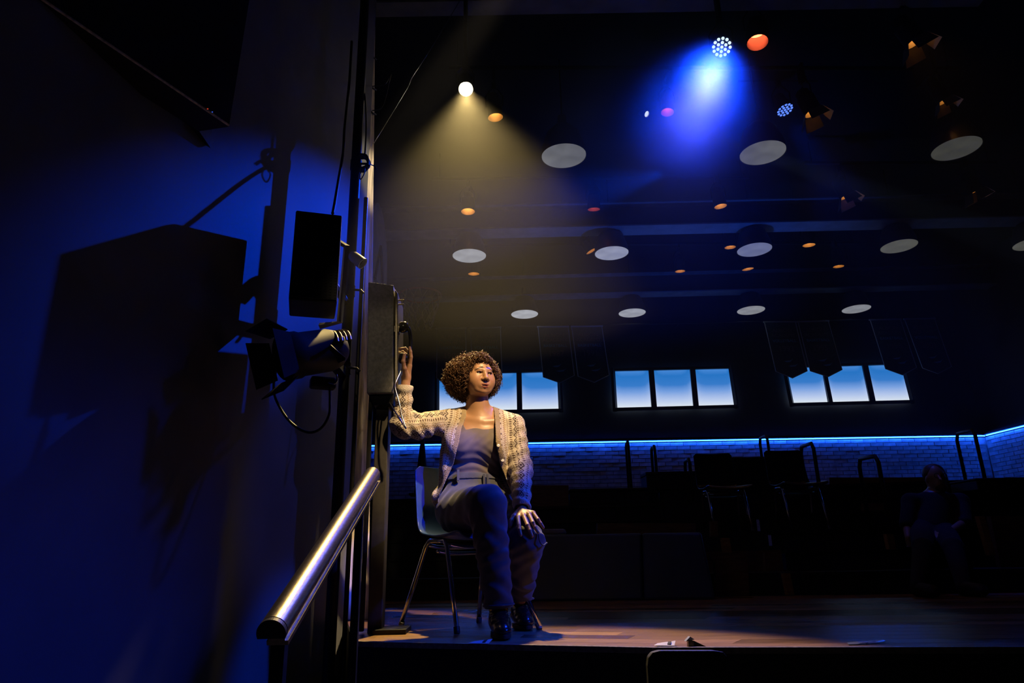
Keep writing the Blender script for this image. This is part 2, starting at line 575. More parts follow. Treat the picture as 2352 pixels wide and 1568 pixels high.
def pane(px, parent, Y=12.53):
    """px: tl, tr, br, bl"""
    P = [at(*p, Y) for p in px]
    mb = MB().add([P[3], P[2], P[1], P[0]], [(0, 1, 2, 3)])
    me = mb.mesh('pane')
    bm = bmesh.new()
    bm.from_mesh(me)
    bmesh.ops.subdivide_edges(bm, edges=bm.edges[:], cuts=7, use_grid_fill=True)
    bm.to_mesh(me)
    bm.free()
    att = me.attributes.new('height', 'FLOAT', 'POINT')
    z0, z1 = P[3][2], P[0][2]
    x0, x1 = P[0][0], P[2][0]
    vals = []
    for v in me.vertices:
        h = (v.co.z - z0) / (z1 - z0)
        e = min(1, min(v.co.x - x0, x1 - v.co.x) / (0.16 * (x1 - x0)))
        vals.append(min(1, max(0, h * (0.80 + 0.20 * e))))
    att.data.foreach_set('value', vals)
    # give the pane its thickness
    o = link('pane', me, WM, parent)
    s = o.modifiers.new('thick', 'SOLIDIFY')
    s.thickness = 0.01
    s.offset = -1
    return P


WIN = [
    [(1004, 862, 1092, 860, 1092, 944, 1004, 946), (1101, 859, 1186, 857, 1188, 941, 1102, 943), (1198, 857, 1284, 854, 1288, 940, 1199, 942)],
    [(1407, 853, 1489, 851, 1496, 936, 1412, 938), (1501, 851, 1584, 849, 1592, 934, 1508, 936), (1596, 849, 1677, 847, 1690, 931, 1604, 934)],
    [(1800, 846, 1886, 843, 1901, 924, 1817, 927), (1895, 843, 1979, 840, 1997, 923, 1913, 925), (1992, 840, 2071, 837, 2093, 920, 2009, 923)],
]
for n, grp in enumerate(WIN):
    w = thing('window_%d' % (n + 1), at(grp[1][0], grp[1][5], 12.5), None, None, kind='structure')
    Q = []
    for g in grp:
        Q.append(pane([(g[0], g[1]), (g[2], g[3]), (g[4], g[5]), (g[6], g[7])], w))
    zt, zbm = Q[0][0][2], Q[2][2][2]
    L, Rr = [Q[0][0], Q[0][3]], [Q[2][1], Q[2][2]]
    for A, B in ((L[0], L[1]), (Rr[0], Rr[1])):
        MB().tube([A + [0, -.03, .06], B + [0, -.03, -.06]], 0.045, 4).build('jamb', 'window_frame', w)
    for A, B in ((Q[0][1], Q[1][0]), (Q[1][1], Q[2][0])):
        pass
    for i in (0, 1):
        A = (Q[i][1] + Q[i + 1][0]) / 2
        B = (Q[i][2] + Q[i + 1][3]) / 2
        hw = (Q[i + 1][0] - Q[i][1])[0] / 2
        o_ = np.array([hw, 0, 0])
        f = np.array([0, -.035, 0])
        MB().hexa([B - o_ + f, B + o_ + f, A + o_ + f, A - o_ + f, B - o_, B + o_, A + o_, A - o_]).build('mullion', 'window_frame', w)
    u = np.array([0, 0, .05])
    f = np.array([0, -.05, 0])
    MB().hexa([L[0] + f, Rr[0] + f, Rr[0] + f + u, L[0] + f + u, L[0], Rr[0], Rr[0] + u, L[0] + u]).build('head', 'window_frame', w)
    MB().hexa([L[1] + f * 1.6 - u, Rr[1] + f * 1.6 - u, Rr[1] + f * 1.6, L[1] + f * 1.6, L[1] - u, Rr[1] - u, Rr[1], L[1]]).build('window_sill', 'window_frame', w)

# ------------------------------------------------------------------ roof beams
for n, (a, b, h) in enumerate([((1040, 20), (1900, 5), 5.3), ((1100, 537), (2352, 509), 4.92), ((1000, 689), (2100, 662), 4.92)]):
    A, B = atz(*a, h), atz(*b, h)
    e = unit(B - A)
    A, B = A - e * 1.5, B + e * 1.5
    s = unit(np.cross(e, (0, 0, 1)))
    bt = thing('ceiling_beam', A, None, None, kind='structure')
    w = (0.09, 0.16, 0.13)[n]
    for zz, wd, tk in ((0, w, 0.022), (0.38, w, 0.022)):
        MB().prism([A + s * wd + [0, 0, zz], A - s * wd + [0, 0, zz], A - s * wd + [0, 0, zz + tk], A + s * wd + [0, 0, zz + tk]], B - A).build('flange', 'beam', bt)
    MB().prism([A + s * .01 + [0, 0, .022], A - s * .01 + [0, 0, .022], A - s * .01 + [0, 0, .38], A + s * .01 + [0, 0, .38]], B - A).build('web', 'web', bt)

# ------------------------------------------------------------------ pendant lamps
PEND = [(1295, 359, .15), (1752, 352, .13), (2197, 342, .045),
        (1078, 588, .32), (1405, 582, .28), (1733, 574, .14), (2065, 566, .085), (2372, 560, .075),
        (1205, 722, .40), (1452, 719, .34), (1725, 713, .26), (1967, 710, .24)]
DIFF = {}


def diff_mat(v, px):
    m = bpy.data.materials.new('dim_diffuser')
    m.use_nodes = True
    nt = m.node_tree
    b = nt.nodes['Principled BSDF']
    b.inputs['Base Color'].default_value = (0.5, 0.5, 0.5, 1)
    b.inputs['Roughness'].default_value = 0.5
    warm = px > 2000
    c = (1.0, 1.0, 0.82) if warm else (0.95, 0.98, 1.05)
    b.inputs['Emission Color'].default_value = (*c, 1)
    tc = nt.nodes.new('ShaderNodeTexCoord')
    n = nt.nodes.new('ShaderNodeTexNoise')
    n.inputs['Scale'].default_value = 5
    nt.links.new(tc.outputs['Object'], n.inputs['Vector'])
    r = nt.nodes.new('ShaderNodeMapRange')
    r.inputs[1].default_value, r.inputs[2].default_value = .25, .75
    r.inputs[3].default_value, r.inputs[4].default_value = v * .72, v * 1.2
    nt.links.new(n.outputs[0], r.inputs[0])
    nt.links.new(r.outputs[0], b.inputs['Emission Strength'])
    return m


PLAB = ['wide grey pendant lamp hung between the warm beam and the blue smoke', 'wide grey pendant lamp hung under the dim blue diode lamp', 'darkest wide pendant lamp, hung under the small amber can lamp',
        'pale pendant lamp at the end of the warm beam, above the basketball net', 'pale pendant lamp with an amber can lamp touching its edge', 'grey pendant lamp between small amber can lamps under the near roof beam', 'olive grey pendant lamp under the faint amber barn door lamp', 'olive grey pendant lamp hung closest to the dark side wall',
        'small bright pendant lamp above the gap between the first two banner pairs', 'small pale pendant lamp above bare wall past the second banner pair', 'small pale pendant lamp just ahead of the third banner pair', 'small pale pendant lamp above the gap between the last two banner pairs']
pend0 = None
for i, (px, py, v) in enumerate(PEND):
    P = atz(px, py, 4.6)
    near = PLAB[i]
    grp = ('pendant lamps over the stage', 'pendant lamps between the beams', 'pendant lamps above the banners')[0 if i < 3 else (1 if i < 8 else 2)]
    if pend0 is None:
        pend0 = thing('pendant_lamp', (0, 0, 0), near, 'pendant lamp', grp)
        MB().lathe((0, 0, 0), (0, 0, 1), [(0, .252), (.10, .246), (.28, .19), (.38, .10), (.40, .055), (.52, .05), (.53, .0)], 40).build('lamp_shade', 'shade', pend0, smooth=True)
        MB().lathe((0, 0, .004), (0, 0, 1), [(0, 0.0005), (0, .247), (.012, .247)], 40).build('diffuser', diff_mat(v, px), pend0)
        MB().tube([(0, 0, .5), (0, 0, 1.3)], .009, 8).build('hanging_rod', 'black_metal', pend0)
        o = pend0
    else:
        o = copy_tree(pend0)
        for ch in o.children:
            if ch.name.startswith('diffuser'):
                ch.material_slots[0].link = 'OBJECT'
                ch.material_slots[0].material = diff_mat(v, px)
        tag(o, near, 'pendant lamp', grp)
    o.location = P


# ------------------------------------------------------------------ stage lamps on the rig
def frame_of(axis):
    t = unit(axis)
    a = np.cross(t, [0, 0, 1.0] if abs(t[2]) < 0.95 else [0, 1.0, 0])
    a /= np.linalg.norm(a)
    return t, a, np.cross(t, a)


def par_can(P, axis, r, L, lens, label, group=None, doors=0, name='ceiling_spotlight', open_=0.55):
    """a can hung with its mouth at P, pointing along axis"""
    P = np.array(P, float)
    t, a, b = frame_of(axis)
    o = thing(name, P, label, 'stage light', group)
    bk = P - t * L
    MB().lathe(P, -t, [(0, r), (L * .64, r), (L * .70, r * .82), (L * .92, r * .75), (L, r * .45), (L, .001), ], 20).build('housing', 'black_metal', o, smooth='auto')
    MB().lathe(P, -t, [(0.0, r * .97), (L * open_, r * .93)], 20).build('inner_barrel', 'can_inside', o, smooth=True)
    MB().lathe(P - t * L * open_, -t, [(0, .001), (0.0, r * .9), (0.01, r * .9)], 20).build('lens', lens, o)
    if doors:
        for k in range(4):
            ang = k * pi / 2 + 0.3
            d = a * cos(ang) + b * sin(ang)
            s = -a * sin(ang) + b * cos(ang)
            A, B = P + d * r * 1.02 - s * r * .8, P + d * r * 1.02 + s * r * .8
            sp = 0.55 + 0.5 * ((k * 7) % 3) / 2
            e = t * r * 1.3 + d * r * sp
            MB().prism([A, B, B + e + s * r * .25, A + e - s * r * .25], d * .003).build('barn_door', 'can_inside', o)
    yk = P - t * L * .45
    top = np.array([yk[0], yk[1], yk[2] + r * 2.6])
    MB().tube([yk + a * r * 1.12, yk + a * r * 1.15 + (top - yk) * .6, top + a * r * .5, top - a * r * .5, yk - a * r * 1.15 + (top - yk) * .6, yk - a * r * 1.12], .009, 6).build('yoke', 'black_metal', o)
    MB().box(top + [0, 0, .04], (.05, .05, .09)).build('clamp', 'black_metal', o)
    return o, top


tops, tlab = [], []
AMB = [(1138, 270, 4.95, 0.085, (.1, .05, -1), 'amber_lens', 'dark can lamp with an amber sliver, beside the bright warm spotlight beam', None, 0),
       (1075, 486, 5.0, 0.10, (0, .0, -1), 'amber_lens', 'dark can lamp glowing warm yellow inside the spotlight haze', None, 0),
       (1740, 98, 5.0, 0.10, (-.1, -.12, -1), 'red_lens', 'orange red can lamp hung beside the round blue lamp of many diodes', None, 0),
       (1868, 258, 4.9, 0.095, (.35, .0, -1), 'amber_lens', 'amber can lamp with open barn doors next to the dim blue lamp', None, 1),
       (2103, 96, 4.9, 0.095, (.45, .0, -1), 'amber_lens', 'amber barn door lamp hung highest near the dark side wall', None, 1),
       (2170, 232, 4.9, 0.075, (.4, .0, -1), 'amber_lens', 'small amber can lamp above the darkest wide pendant', None, 1),
       (1533, 258, 5.1, 0.075, (-.1, -.05, -1), 'red_lens', 'dim reddish can lamp inside the blue haze', None, 0),
       (1364, 481, 5.0, 0.09, (0, .2, -1), 'red_lens', 'can lamp showing only a thin red sliver', None, 0),
       (1655, 474, 5.0, 0.09, (.1, .05, -1), 'amber_lens', 'can lamp with a bright amber crescent hung just above the near roof beam', 'lamps', 0),
       (1946, 450, 5.0, 0.10, (.4, .0, -1), 'amber_lens', 'amber lamp with a long lit barn door above the near roof beam', None, 1),
       (2240, 440, 5.0, 0.10, (.5, .1, -1), 'amber_lens', 'faint amber lamp with barn door edges near the side wall', None, 1),
       (1358, 577, 5.0, 0.09, (.5, .1, -1), 'amber_lens', 'amber can lamp glowing at the edge of a pale pendant', 'lamps', 0), (1677, 568, 5.0, 0.09, (0, .1, -1), 'amber_lens', 'can lamp with an amber crescent beside the grey pendant under the near beam', 'lamps', 0),
       (1858, 563, 5.0, 0.10, (0, .1, -1), 'amber_lens', 'can lamp with an amber crescent between the grey and olive grey pendants', 'lamps', 0), (1088, 629, 5.0, 0.10, (0, .12, -1), 'amber_lens', 'can lamp with an amber sliver below the pendant over the basketball net', 'lamps', 0),
       (1562, 623, 5.0, 0.09, (0, .12, -1), 'amber_lens', 'can lamp with a thin amber sliver midway between two pendant lamps', 'lamps', 0), (1718, 618, 5.0, 0.10, (.1, .12, -1), 'amber_lens', 'can lamp with an amber crescent directly below the grey pendant', 'lamps', 0),
       (1926, 612, 5.0, 0.09, (0, .1, -1), 'amber_lens', 'can lamp with an amber crescent below the olive grey pendant', 'lamps', 0)]
for px, py, h, r, ax, lens, label, grp, doors in AMB:
    P = atz(px, py, h)
    o, tp = par_can(P, ax, r, .30, lens, label or 'small dark can lamp with an amber crescent, hung around the long roof beams', 'amber can lamps on the far pipes' if grp else None, doors)
    tops.append(tp)
    tlab.append(label)
# the bright warm spotlight
o, tp = par_can(LAMP_P, LAMP_T - LAMP_P, .062, .30, 'warm_lens', 'blazing warm white spotlight throwing a hazy beam at the seated woman', None, 0, open_=.04)
tops.append(tp)
tlab.append('blazing warm white spotlight over the stage')


def led_par(P, axis, r, em, label):
    P = np.array(P, float)
    t, a, b = frame_of(axis)
    o = thing('ceiling_spotlight', P, label, 'stage light')
    MB().lathe(P, -t, [(-.012, r), (.06, r), (.10, r * .8), (.22, r * .7), (.24, .001)], 28).build('housing', 'black_metal', o, smooth='auto')
    MB().lathe(P, -t, [(0, .001), (0, r * .97)], 28).build('front_plate', 'black', o)
    rings = [(0, 1), (r * .40, 6), (r * .78, 12)]
    for rad, n in rings:
        for k in range(n):
            q = 2 * pi * k / n + .2
            MB().lathe(P + t * .002 + a * rad * cos(q) + b * rad * sin(q), t, [(0, r * .155), (.006, r * .13), (.010, .001)], 10).build('diode', em, o, smooth=True)
    top = P - t * .1 + np.array([0, 0, r * 2.4])
    c = P - t * .08
    MB().tube([c + a * r * 1.05, c + a * r * 1.1 + [0, 0, r * 1.6], top + a * r * .4, top - a * r * .4, c - a * r * 1.1 + [0, 0, r * 1.6], c - a * r * 1.05], .009, 6).build('yoke', 'black_metal', o)
    MB().box(top + [0, 0, .04], (.05, .05, .09)).build('clamp', 'black_metal', o)
    return top


tops.append(led_par(PAR_P, unit(PAR_T - PAR_P) * 0.7 + unit(CAM - PAR_P) * 0.9, .092, 'led_white', 'round blue white lamp of many diodes at the head of the blue haze beam'))
tops.append(led_par(PAR2_P, PAR2_T - PAR2_P, .105, 'led_blue', 'tilted dim blue lamp of many diodes beside the amber barn door lamp'))
o, tp = par_can(HEAD_P, unit(HEAD_T - HEAD_P) + unit(CAM - HEAD_P) * .5, .042, .22, 'head_lens', 'tiny white moving head lamp throwing a thin beam through the blue haze', None, 0, open_=.05)
tops.append(tp)
tlab += ['round blue white lamp of many diodes', 'tilted dim blue lamp of many diodes', 'tiny white moving head lamp']
# the pipes they hang from
by_row = {}
rlab = {}
for tp, lb in zip(tops, tlab):
    by_row.setdefault(round(tp[1] * 1.6), []).append(tp)
    rlab.setdefault(round(tp[1] * 1.6), 'thin black pipe above the ' + ' '.join(lb.replace(',', '').split()[:9]))
for k, T in by_row.items():
    y = sum(t[1] for t in T) / len(T)
    pipe = thing('ceiling_pipe', (2.5, y, 5.5), rlab[k], 'pipe', 'lighting pipes')
    x0, x1 = min(t[0] for t in T) - .5, max(t[0] for t in T) + .5
    z = max(t[2] for t in T) + .1
    MB().tube([(x0, y, z), (x1, y, z)], .024, 10).build('tube', 'black_metal', pipe, smooth=True)
    for x in (x0 + .1, x1 - .1):
        MB().tube([(x, y, z), (x, y, 5.9)], .006, 6).build('drop_wire', 'black_metal', pipe)
    for t in T:
        MB().box((t[0], (t[1] + y) / 2, (t[2] + z) / 2 + .03), (.03, abs(t[1] - y) + .05, max(z - t[2] - .04, .03))).build('hook', 'black_metal', pipe)


# ------------------------------------------------------------------ team banners
def text_mesh(s, size):
    cu = bpy.data.curves.new('lettering', 'FONT')
    cu.body = s
    cu.size = size
    cu.align_x = 'CENTER'
    cu.align_y = 'CENTER'
    cu.extrude = 0.002
    cu.resolution_u = 3
    ob = bpy.data.objects.new('tmp', cu)
    COL.objects.link(ob)
    dg = bpy.context.evaluated_depsgraph_get()
    dg.update()
    me = bpy.data.meshes.new_from_object(ob.evaluated_get(dg))
    bpy.data.objects.remove(ob)
    return me


BAN = [(1003, 756, 1069, 755, 1072, 872, 1036, 892, 1003, 868, 'BASKETBALL', '1984'), (1081, 755, 1149, 753, 1153, 872, 1122, 892, 1085, 870, 'VOLLEYBALL', '1979'),
       (1236, 752, 1305, 751, 1319, 862, 1286, 879, 1248, 866, 'BASKETBALL', '1987'), (1313, 751, 1382, 750, 1399, 861, 1365, 878, 1328, 864, 'BASKETBALL', '1991'),
       (1756, 741, 1827, 740, 1854, 852, 1820, 868, 1782, 853, 'VOLLEYBALL', '1992'), (1833, 740, 1902, 738, 1934, 849, 1902, 865, 1861, 852, 'BASKETBALL', '1995'),
       (1999, 736, 2068, 734, 2105, 844, 2073, 861, 2034, 847, 'BASKETBALL', '1998'), (2078, 734, 2146, 732, 2185, 842, 2154, 858, 2119, 845, 'VOLLEYBALL', '2001')]
BL = ['pointed team banner partly hidden by the curly hair, outermost of its pair', 'pointed team banner hanging just above the curly head',
      'pointed team banner with bright blue lettering overlapping a lit window', 'pointed team banner hanging over bare wall between two lit windows',
      'pointed team banner over the edge of the window with the deepest blue', 'pointed team banner whose tip points at a window bar',
      'pointed team banner covering the corner of the last lit window', 'pointed team banner hanging over dark wall past the last window']
for i, bdat in enumerate(BAN):
    c = [at(bdat[2 * k], bdat[2 * k + 1], 12.05) for k in range(5)]
    o = thing('team_banner', (c[0] + c[1]) / 2, BL[i], 'banner', 'team banners above the windows')
    MB().prism([c[0], c[1], c[2], c[3], c[4]], (0, .012, 0)).build('cloth', 'banner', o)
    edge = [c[0], c[4], c[3], c[2], c[1]]
    MB().tube([p + [0, -.004, 0] for p in edge], .009, 6).build('lit_edge', 'banner_edge', o)
    MB().tube([c[0] + [-.02, 0, .012], c[1] + [.02, 0, .012]], .017, 8).build('hanging_rod', 'banner_edge', o)
    X, Z = (c[1] - c[0]), (c[4] - c[0] + c[2] - c[1]) / 2
    for s, fx, fz, sz, mm in (('ALBION', .5, .17, .105, 'banner_grey'), ('ACADEMY', .5, .27, .098, 'banner_grey'), (bdat[10], .5, .385, .078, 'banner_cyan'), (bdat[11], .5, .55, .15, 'banner_grey')):
        me = text_mesh(s, sz)
        p = c[0] + X * fx + Z * fz + [0, -.008, 0]
        ex, ez = unit(X), unit(-Z)
        for v in me.vertices:
            q = p + ex * v.co.x + ez * v.co.y + np.array([0, -v.co.z, 0])
            v.co = q
        me.materials.clear()
        link('lettering', me, mm, o)
    p = c[0] + X * .52 + Z * .84 + [0, -.006, 0]
    ex, ez = unit(X), unit(-Z)
    for dx, dzz, w in ((-.02, .04, .09), (.05, -.05, .10)):
        mb = MB()
        up = [(-w, 0), (-w * .4, -.02), (w * .3, -.015), (w, .05), (w * .5, .02), (-w * .2, .012)]
        mb.prism([p + ex * (x + dx) + ez * (z + dzz) for x, z in up], (0, -.003, 0)).build('wing_emblem', 'banner_cyan', o)
bar = thing('banner_rail', at(1500, 745, 12.08), 'thin dark rail the team banners hang from', 'rail')
MB().tube([at(980, 754, 12.07), at(2180, 729, 12.07)], .012, 8).build('rail', 'black_metal', bar)
for px in (1160, 1560, 1960):
    p = at(px, 754 - (px - 980) * .021, 12.07)
    MB().tube([p, p + [0, .55, 0]], .008, 6).build('rail_bracket', 'black_metal', bar)

# ------------------------------------------------------------------ basketball goal
g0 = at(872, 580, 7.6)
BX = g0[0]
goal = thing('basketball_goal', (BX, 7.6, 2.6), 'fan shaped basketball backboard with orange rim and cord net on the dim gym wall', 'basketball goal')
zc = at(905, 690, 7.5)[2]
prof = []
for q in np.linspace(pi, 0, 17):
    prof.append((cos(q) * .62, .35 + sin(q) * .62 * 1.05))
prof = [(-.30, -.42), (-.62, .1)] + prof + [(.62, .1), (.30, -.42)]
MB().prism([(BX, 7.6 + y, zc + .25 + z) for y, z in prof], (-.03, 0, 0)).build('backboard', 'backboard', goal)
for y0, z0, y1, z1 in ((-.30, .0, -.0, .55), (.30, .0, .0, .55), (-.30, .0, .30, .0)):
    MB().tube([(BX + .008, 7.6 + y0, zc + .2 + z0), (BX + .008, 7.6 + y1, zc + .2 + z1)], .02, 4).build('target_line', 'backboard_line', goal)
RC = at(966, 678, 7.5)
rim = [RC + [.24 * cos(q), .24 * sin(q), 0] for q in np.linspace(0, 2 * pi, 28, endpoint=False)]
rm = MB().tube(rim, .012, 8, closed=True).build('rim', 'rim', goal, smooth=True)
for s in (-.1, .1):
    MB().tube([RC + [-.22, s, 0], (BX, RC[1] + s, RC[2] + .0)], .012, 6).build('rim_arm', 'rim', goal)
for q in range(12):
    a0 = 2 * pi * q / 12
    for s in (-1, 1):
        pts = []
        for k in range(5):
            u = k / 4
            a = a0 + s * (pi / 12) * (1 if k % 2 else 0) + s * .05
            r = .24 - .10 * u ** .8 + .012 * sin(q * 1.7 + k)
            pts.append(RC + [r * cos(a), r * sin(a), -.40 * u])
        MB().tube(pts, .006, 5).build('net_cord', 'net', goal)
MB().tube([(BX - .03, 7.6, zc + .3), (-2.3, 7.6, zc + .3)], .04, 8).build('wall_arm', 'black_metal', goal)
MB().tube([(BX - .03, 7.6, zc), (-2.3, 7.6, zc + .0)], .04, 8).build('wall_arm', 'black_metal', goal)

# ------------------------------------------------------------------ bleachers
def bl(u, b, z):
    return BO + BE * u + BB * b + np.array([0, 0, z])


def bbox_(u0, u1, b0, b1, z0, z1):
    return MB().hexa([bl(u0, b0, z0), bl(u1, b0, z0), bl(u1, b0, z1), bl(u0, b0, z1), bl(u0, b1, z0), bl(u1, b1, z0), bl(u1, b1, z1), bl(u0, b1, z1)])


RISE, RUN = 0.17, 0.45


def tread_z(x, y):
    b = (np.array([x, y, 0]) - BO) @ BB
    return RISE * (min(5, max(0, int(b / RUN))) + 1)


sections = [(-1.3, 2.45, 'long dark bleacher stand rising behind the navy mat'), (3.35, 9.1, 'long dark bleacher stand where the man in black sits')]
for u0, u1, lab in sections:
    s = thing('bleacher_stand', bl((u0 + u1) / 2, 0, 0), lab, 'bleachers')
    for k in range(6):
        b1 = (k + 1) * RUN if k < 5 else 4.0
        bbox_(u0, u1, k * RUN, k * RUN + .03, RISE * k if k else 0.0, RISE * (k + 1) - .03).build('riser', 'black', s)
        bbox_(u0, u1, k * RUN - .02, b1 + .02, RISE * (k + 1) - .03, RISE * (k + 1)).build('tread', 'black_metal', s)
    bbox_(u0, u0 + .04, .03, 4.0, 0, RISE).build('end_panel', 'black', s)
    bbox_(u1 - .04, u1, .03, 4.0, 0, RISE).build('end_panel', 'black', s)
# aisle stairs with wooden blocks
s = thing('aisle_stair', bl(2.9, 0, 0), 'dark wooden stair between the two bleacher stands', 'stairs')
for k in range(6):
    b1 = (k + 1) * RUN if k < 5 else 4.0
    bbox_(2.48, 3.32, k * RUN + .02, b1 + .02, 0 if k == 0 else RISE * k - .01, RISE * (k + 1) - .001).build('step', 'black' if k != 1 else 'riser_wood', s)


def px_block(x0, y0, x1, y1, Y, th, m, parent, name, skew=0):
    A = [at(x0 + skew, y1, Y), at(x1 + skew, y1, Y), at(x1, y0, Y), at(x0, y0, Y)]
    d = np.array([0, th, 0])
    return MB().hexa(A + [p + d for p in A]).build(name, m, parent)


for x0, y0, x1, y1, Y, m, sk in ((1642, 1291, 1718, 1369, 5.60, 'riser_wood', 4), (1628, 1270, 1714, 1291, 5.62, 'riser_wood', 2), (1658, 1235, 1676, 1269, 5.75, 'amber_lit_wood', 5),
                                 (1757, 1268, 1777, 1312, 5.72, 'riser_wood', 2), (1799, 1316, 1815, 1366, 5.50, 'amber_lit_wood', 10), (1632, 1196, 1648, 1232, 6.1, 'riser_wood', 2)):
    px_block(x0, y0, x1, y1, Y, .05, m, s, 'wood_block', sk)
lw = thing('wooden_riser_panel', at(1480, 1225, 6.25), 'brown wooden bleacher panel showing over the navy mat', 'panel')
px_block(1372, 1201, 1598, 1228, 6.2, .06, 'riser_wood', lw, 'panel')
lw = thing('wooden_riser_panel', at(1260, 1160, 7.6), 'brown wooden panel at the top of the stand beside the grey sleeve', 'panel')
px_block(1222, 1114, 1306, 1162, 7.7, .06, 'riser_wood', lw, 'panel')
lw = thing('wooden_riser_panel', at(1990, 1160, 7.3), 'wide reddish wooden panel behind the seated man', 'panel')
px_block(1905, 1096, 2130, 1150, 7.7, .06, 'riser_wood', lw, 'panel')
px_block(1985, 1155, 2030, 1188, 7.0, .06, 'riser_wood', lw, 'panel')
lw = thing('wooden_riser_panel', at(2040, 1240, 5.9), 'short amber lit wooden block beside the hand of the seated man', 'panel')
px_block(2036, 1226, 2052, 1261, 5.62, .05, 'amber_lit_wood', lw, 'block', 7)
lw = thing('wooden_riser_panel', at(2320, 1230, 5.4), 'tall yellow brown wooden end panel past the seated man', 'panel')
px_block(2275, 1185, 2420, 1330, 5.55, .05, 'riser_wood', lw, 'panel', 30)
px_block(2248, 1185, 2262, 1275, 5.45, .05, 'amber_lit_wood', lw, 'edge_board', 26)


# dark cases and boards standing on the bleachers
def case(x0, y0, x1, y1, Y, th, label, m='black'):
    A, B = at(x0, y1, Y), at(x1, y0, Y)
    A[2] = tread_z((A[0] + B[0]) / 2, Y + th) + .002
    o = thing('equipment_case', (A + B) / 2, label, 'case')
    w, h = B[0] - A[0], B[2] - A[2]
    MB().box(((A[0] + B[0]) / 2, Y + th / 2, A[2] + h * .4), (w, th, h * .8)).build('body', m, o, bevel=.01)
    MB().box(((A[0] + B[0]) / 2, Y + th / 2, A[2] + h * .9), (w + .01, th + .01, h * .195)).build('lid', m, o, bevel=.01)
    for k in (.3, .7):
        MB().box((A[0] + w * k, Y - .006, A[2] + h * .79), (.05, .016, .05)).build('latch', 'black_metal', o)
    return o


case(1654, 1047, 1836, 1125, 7.95, .25, 'wide black case standing tallest behind the stacking chairs')
case(1489, 1081, 1602, 1150, 7.9, .3, 'black case at the top of the stand, under two hoop rails')
case(1312, 1119, 1488, 1166, 7.6, .3, 'low black case lying along the top of the stand')
case(2262, 1093, 2480, 1190, 6.6, .4, 'large black case beside the wooden end panel')
lec = thing('mat_stack', at(1420, 1373, 5.4), 'navy vinyl gym mat propped up behind the seated woman', 'gym mat')
cor = [at(1183, 1378, 5.62), at(1478, 1376, 5.42), at(1645, 1374, 5.30)]
tp = [at(1183, 1229, 5.78), at(1474, 1224, 5.58), at(1612, 1222, 5.46)]
for i in range(2):
    g = unit(cor[i + 1] - cor[i]) * .004
    A = [cor[i] + g, cor[i + 1] - g, tp[i + 1] - g, tp[i] + g]
    for p in A[:2]:
        p[2] = .002
    d = np.array([.03, .16, 0])
    MB().hexa(A + [p + d for p in A]).build('mat_section', 'mat_navy', lec, bevel=.018)
gb = at(1272, 1213, 5.95)
bn = thing('storage_bin', (gb[0], 6.1, 0), 'grey plastic bin with rounded lid peeking over the navy mat', 'bin')
MB().box((gb[0] - .12, 6.10, .325), (.40, .2, .31)).build('body', 'grey_plastic', bn, bevel=.02)
MB().box((gb[0] - .12, 6.10, .515), (.46, .24, .07)).build('lid', 'grey_plastic', bn, bevel=.03)


# hoop hand rails beside the aisles
def hoop(x0, x1, yt, yb, Y, label, gap=.45, lean=0):
    T = at((x0 + x1) / 2, yt, Y)
    B = at((x0 + x1) / 2 + lean, yb, Y)
    o = thing('hoop_handrail', (T[0], Y, B[2]), label, 'handrail', 'hoop hand rails on the bleachers')
    w = (x1 - x0) / 2 * (T[2] - B[2]) / max(yb - yt, 1)
    zb = tread_z(T[0], Y + gap) + .001
    pts = [(T[0] - w, Y, tread_z(T[0] - w, Y) + .001), (T[0] - w, Y, T[2] - .06), (T[0] - w * .8, Y + .05, T[2]), (T[0] + w * .8, Y + gap - .05, T[2] + .02), (T[0] + w, Y + gap, T[2] - .05), (T[0] + w, Y + gap, zb)]
    MB().tube(pts, .019, 8).build('rail', 'black_metal', o, smooth=True)
    for p in (pts[0], pts[-1]):
        MB().lathe(p, (0, 0, 1), [(0, .04), (.012, .04), (.012, .02)], 12, cap0=True).build('flange', 'black_metal', o)
    return o


for x0, x1, yt, yb, Y, lab in ((1442, 1454, 1012, 1112, 8.4, 'black hoop handrail crossing the blue strip over the low black case'), (1503, 1515, 1023, 1082, 8.3, 'short black hoop handrail just reaching the blue strip'),
                               (1583, 1598, 1053, 1090, 7.6, 'lowest black hoop handrail beside the stacking chairs'), (1761, 1775, 998, 1048, 8.6, 'black hoop handrail behind the tallest black case'),
                               (1866, 1884, 1016, 1190, 6.7, 'tall black hoop handrail right of the stacking chairs'), (2014, 2032, 1045, 1250, 6.0, 'tall black hoop handrail next to the seated man'),
                               (2236, 2258, 985, 1110, 7.2, 'black hoop handrail in the far brick corner')):
    hoop(x0, x1, yt, yb, Y, lab)
px = at(968, 1030, 7.9)
cn = thing('traffic_cone', (px[0], 7.9, 1.02), 'dark narrow cone standing against the blue bricks behind the chair', 'cone')
MB().lathe((px[0], 8.0, 1.021), (0, 0, 1), [(0, .12), (.02, .12), (.02, .085), (.66, .02), (.67, .001)], 20, cap0=True).build('cone', 'black', cn, smooth='auto')
MB().box((px[0], 8.0, 1.03), (.26, .26, .02)).build('base', 'black', cn)


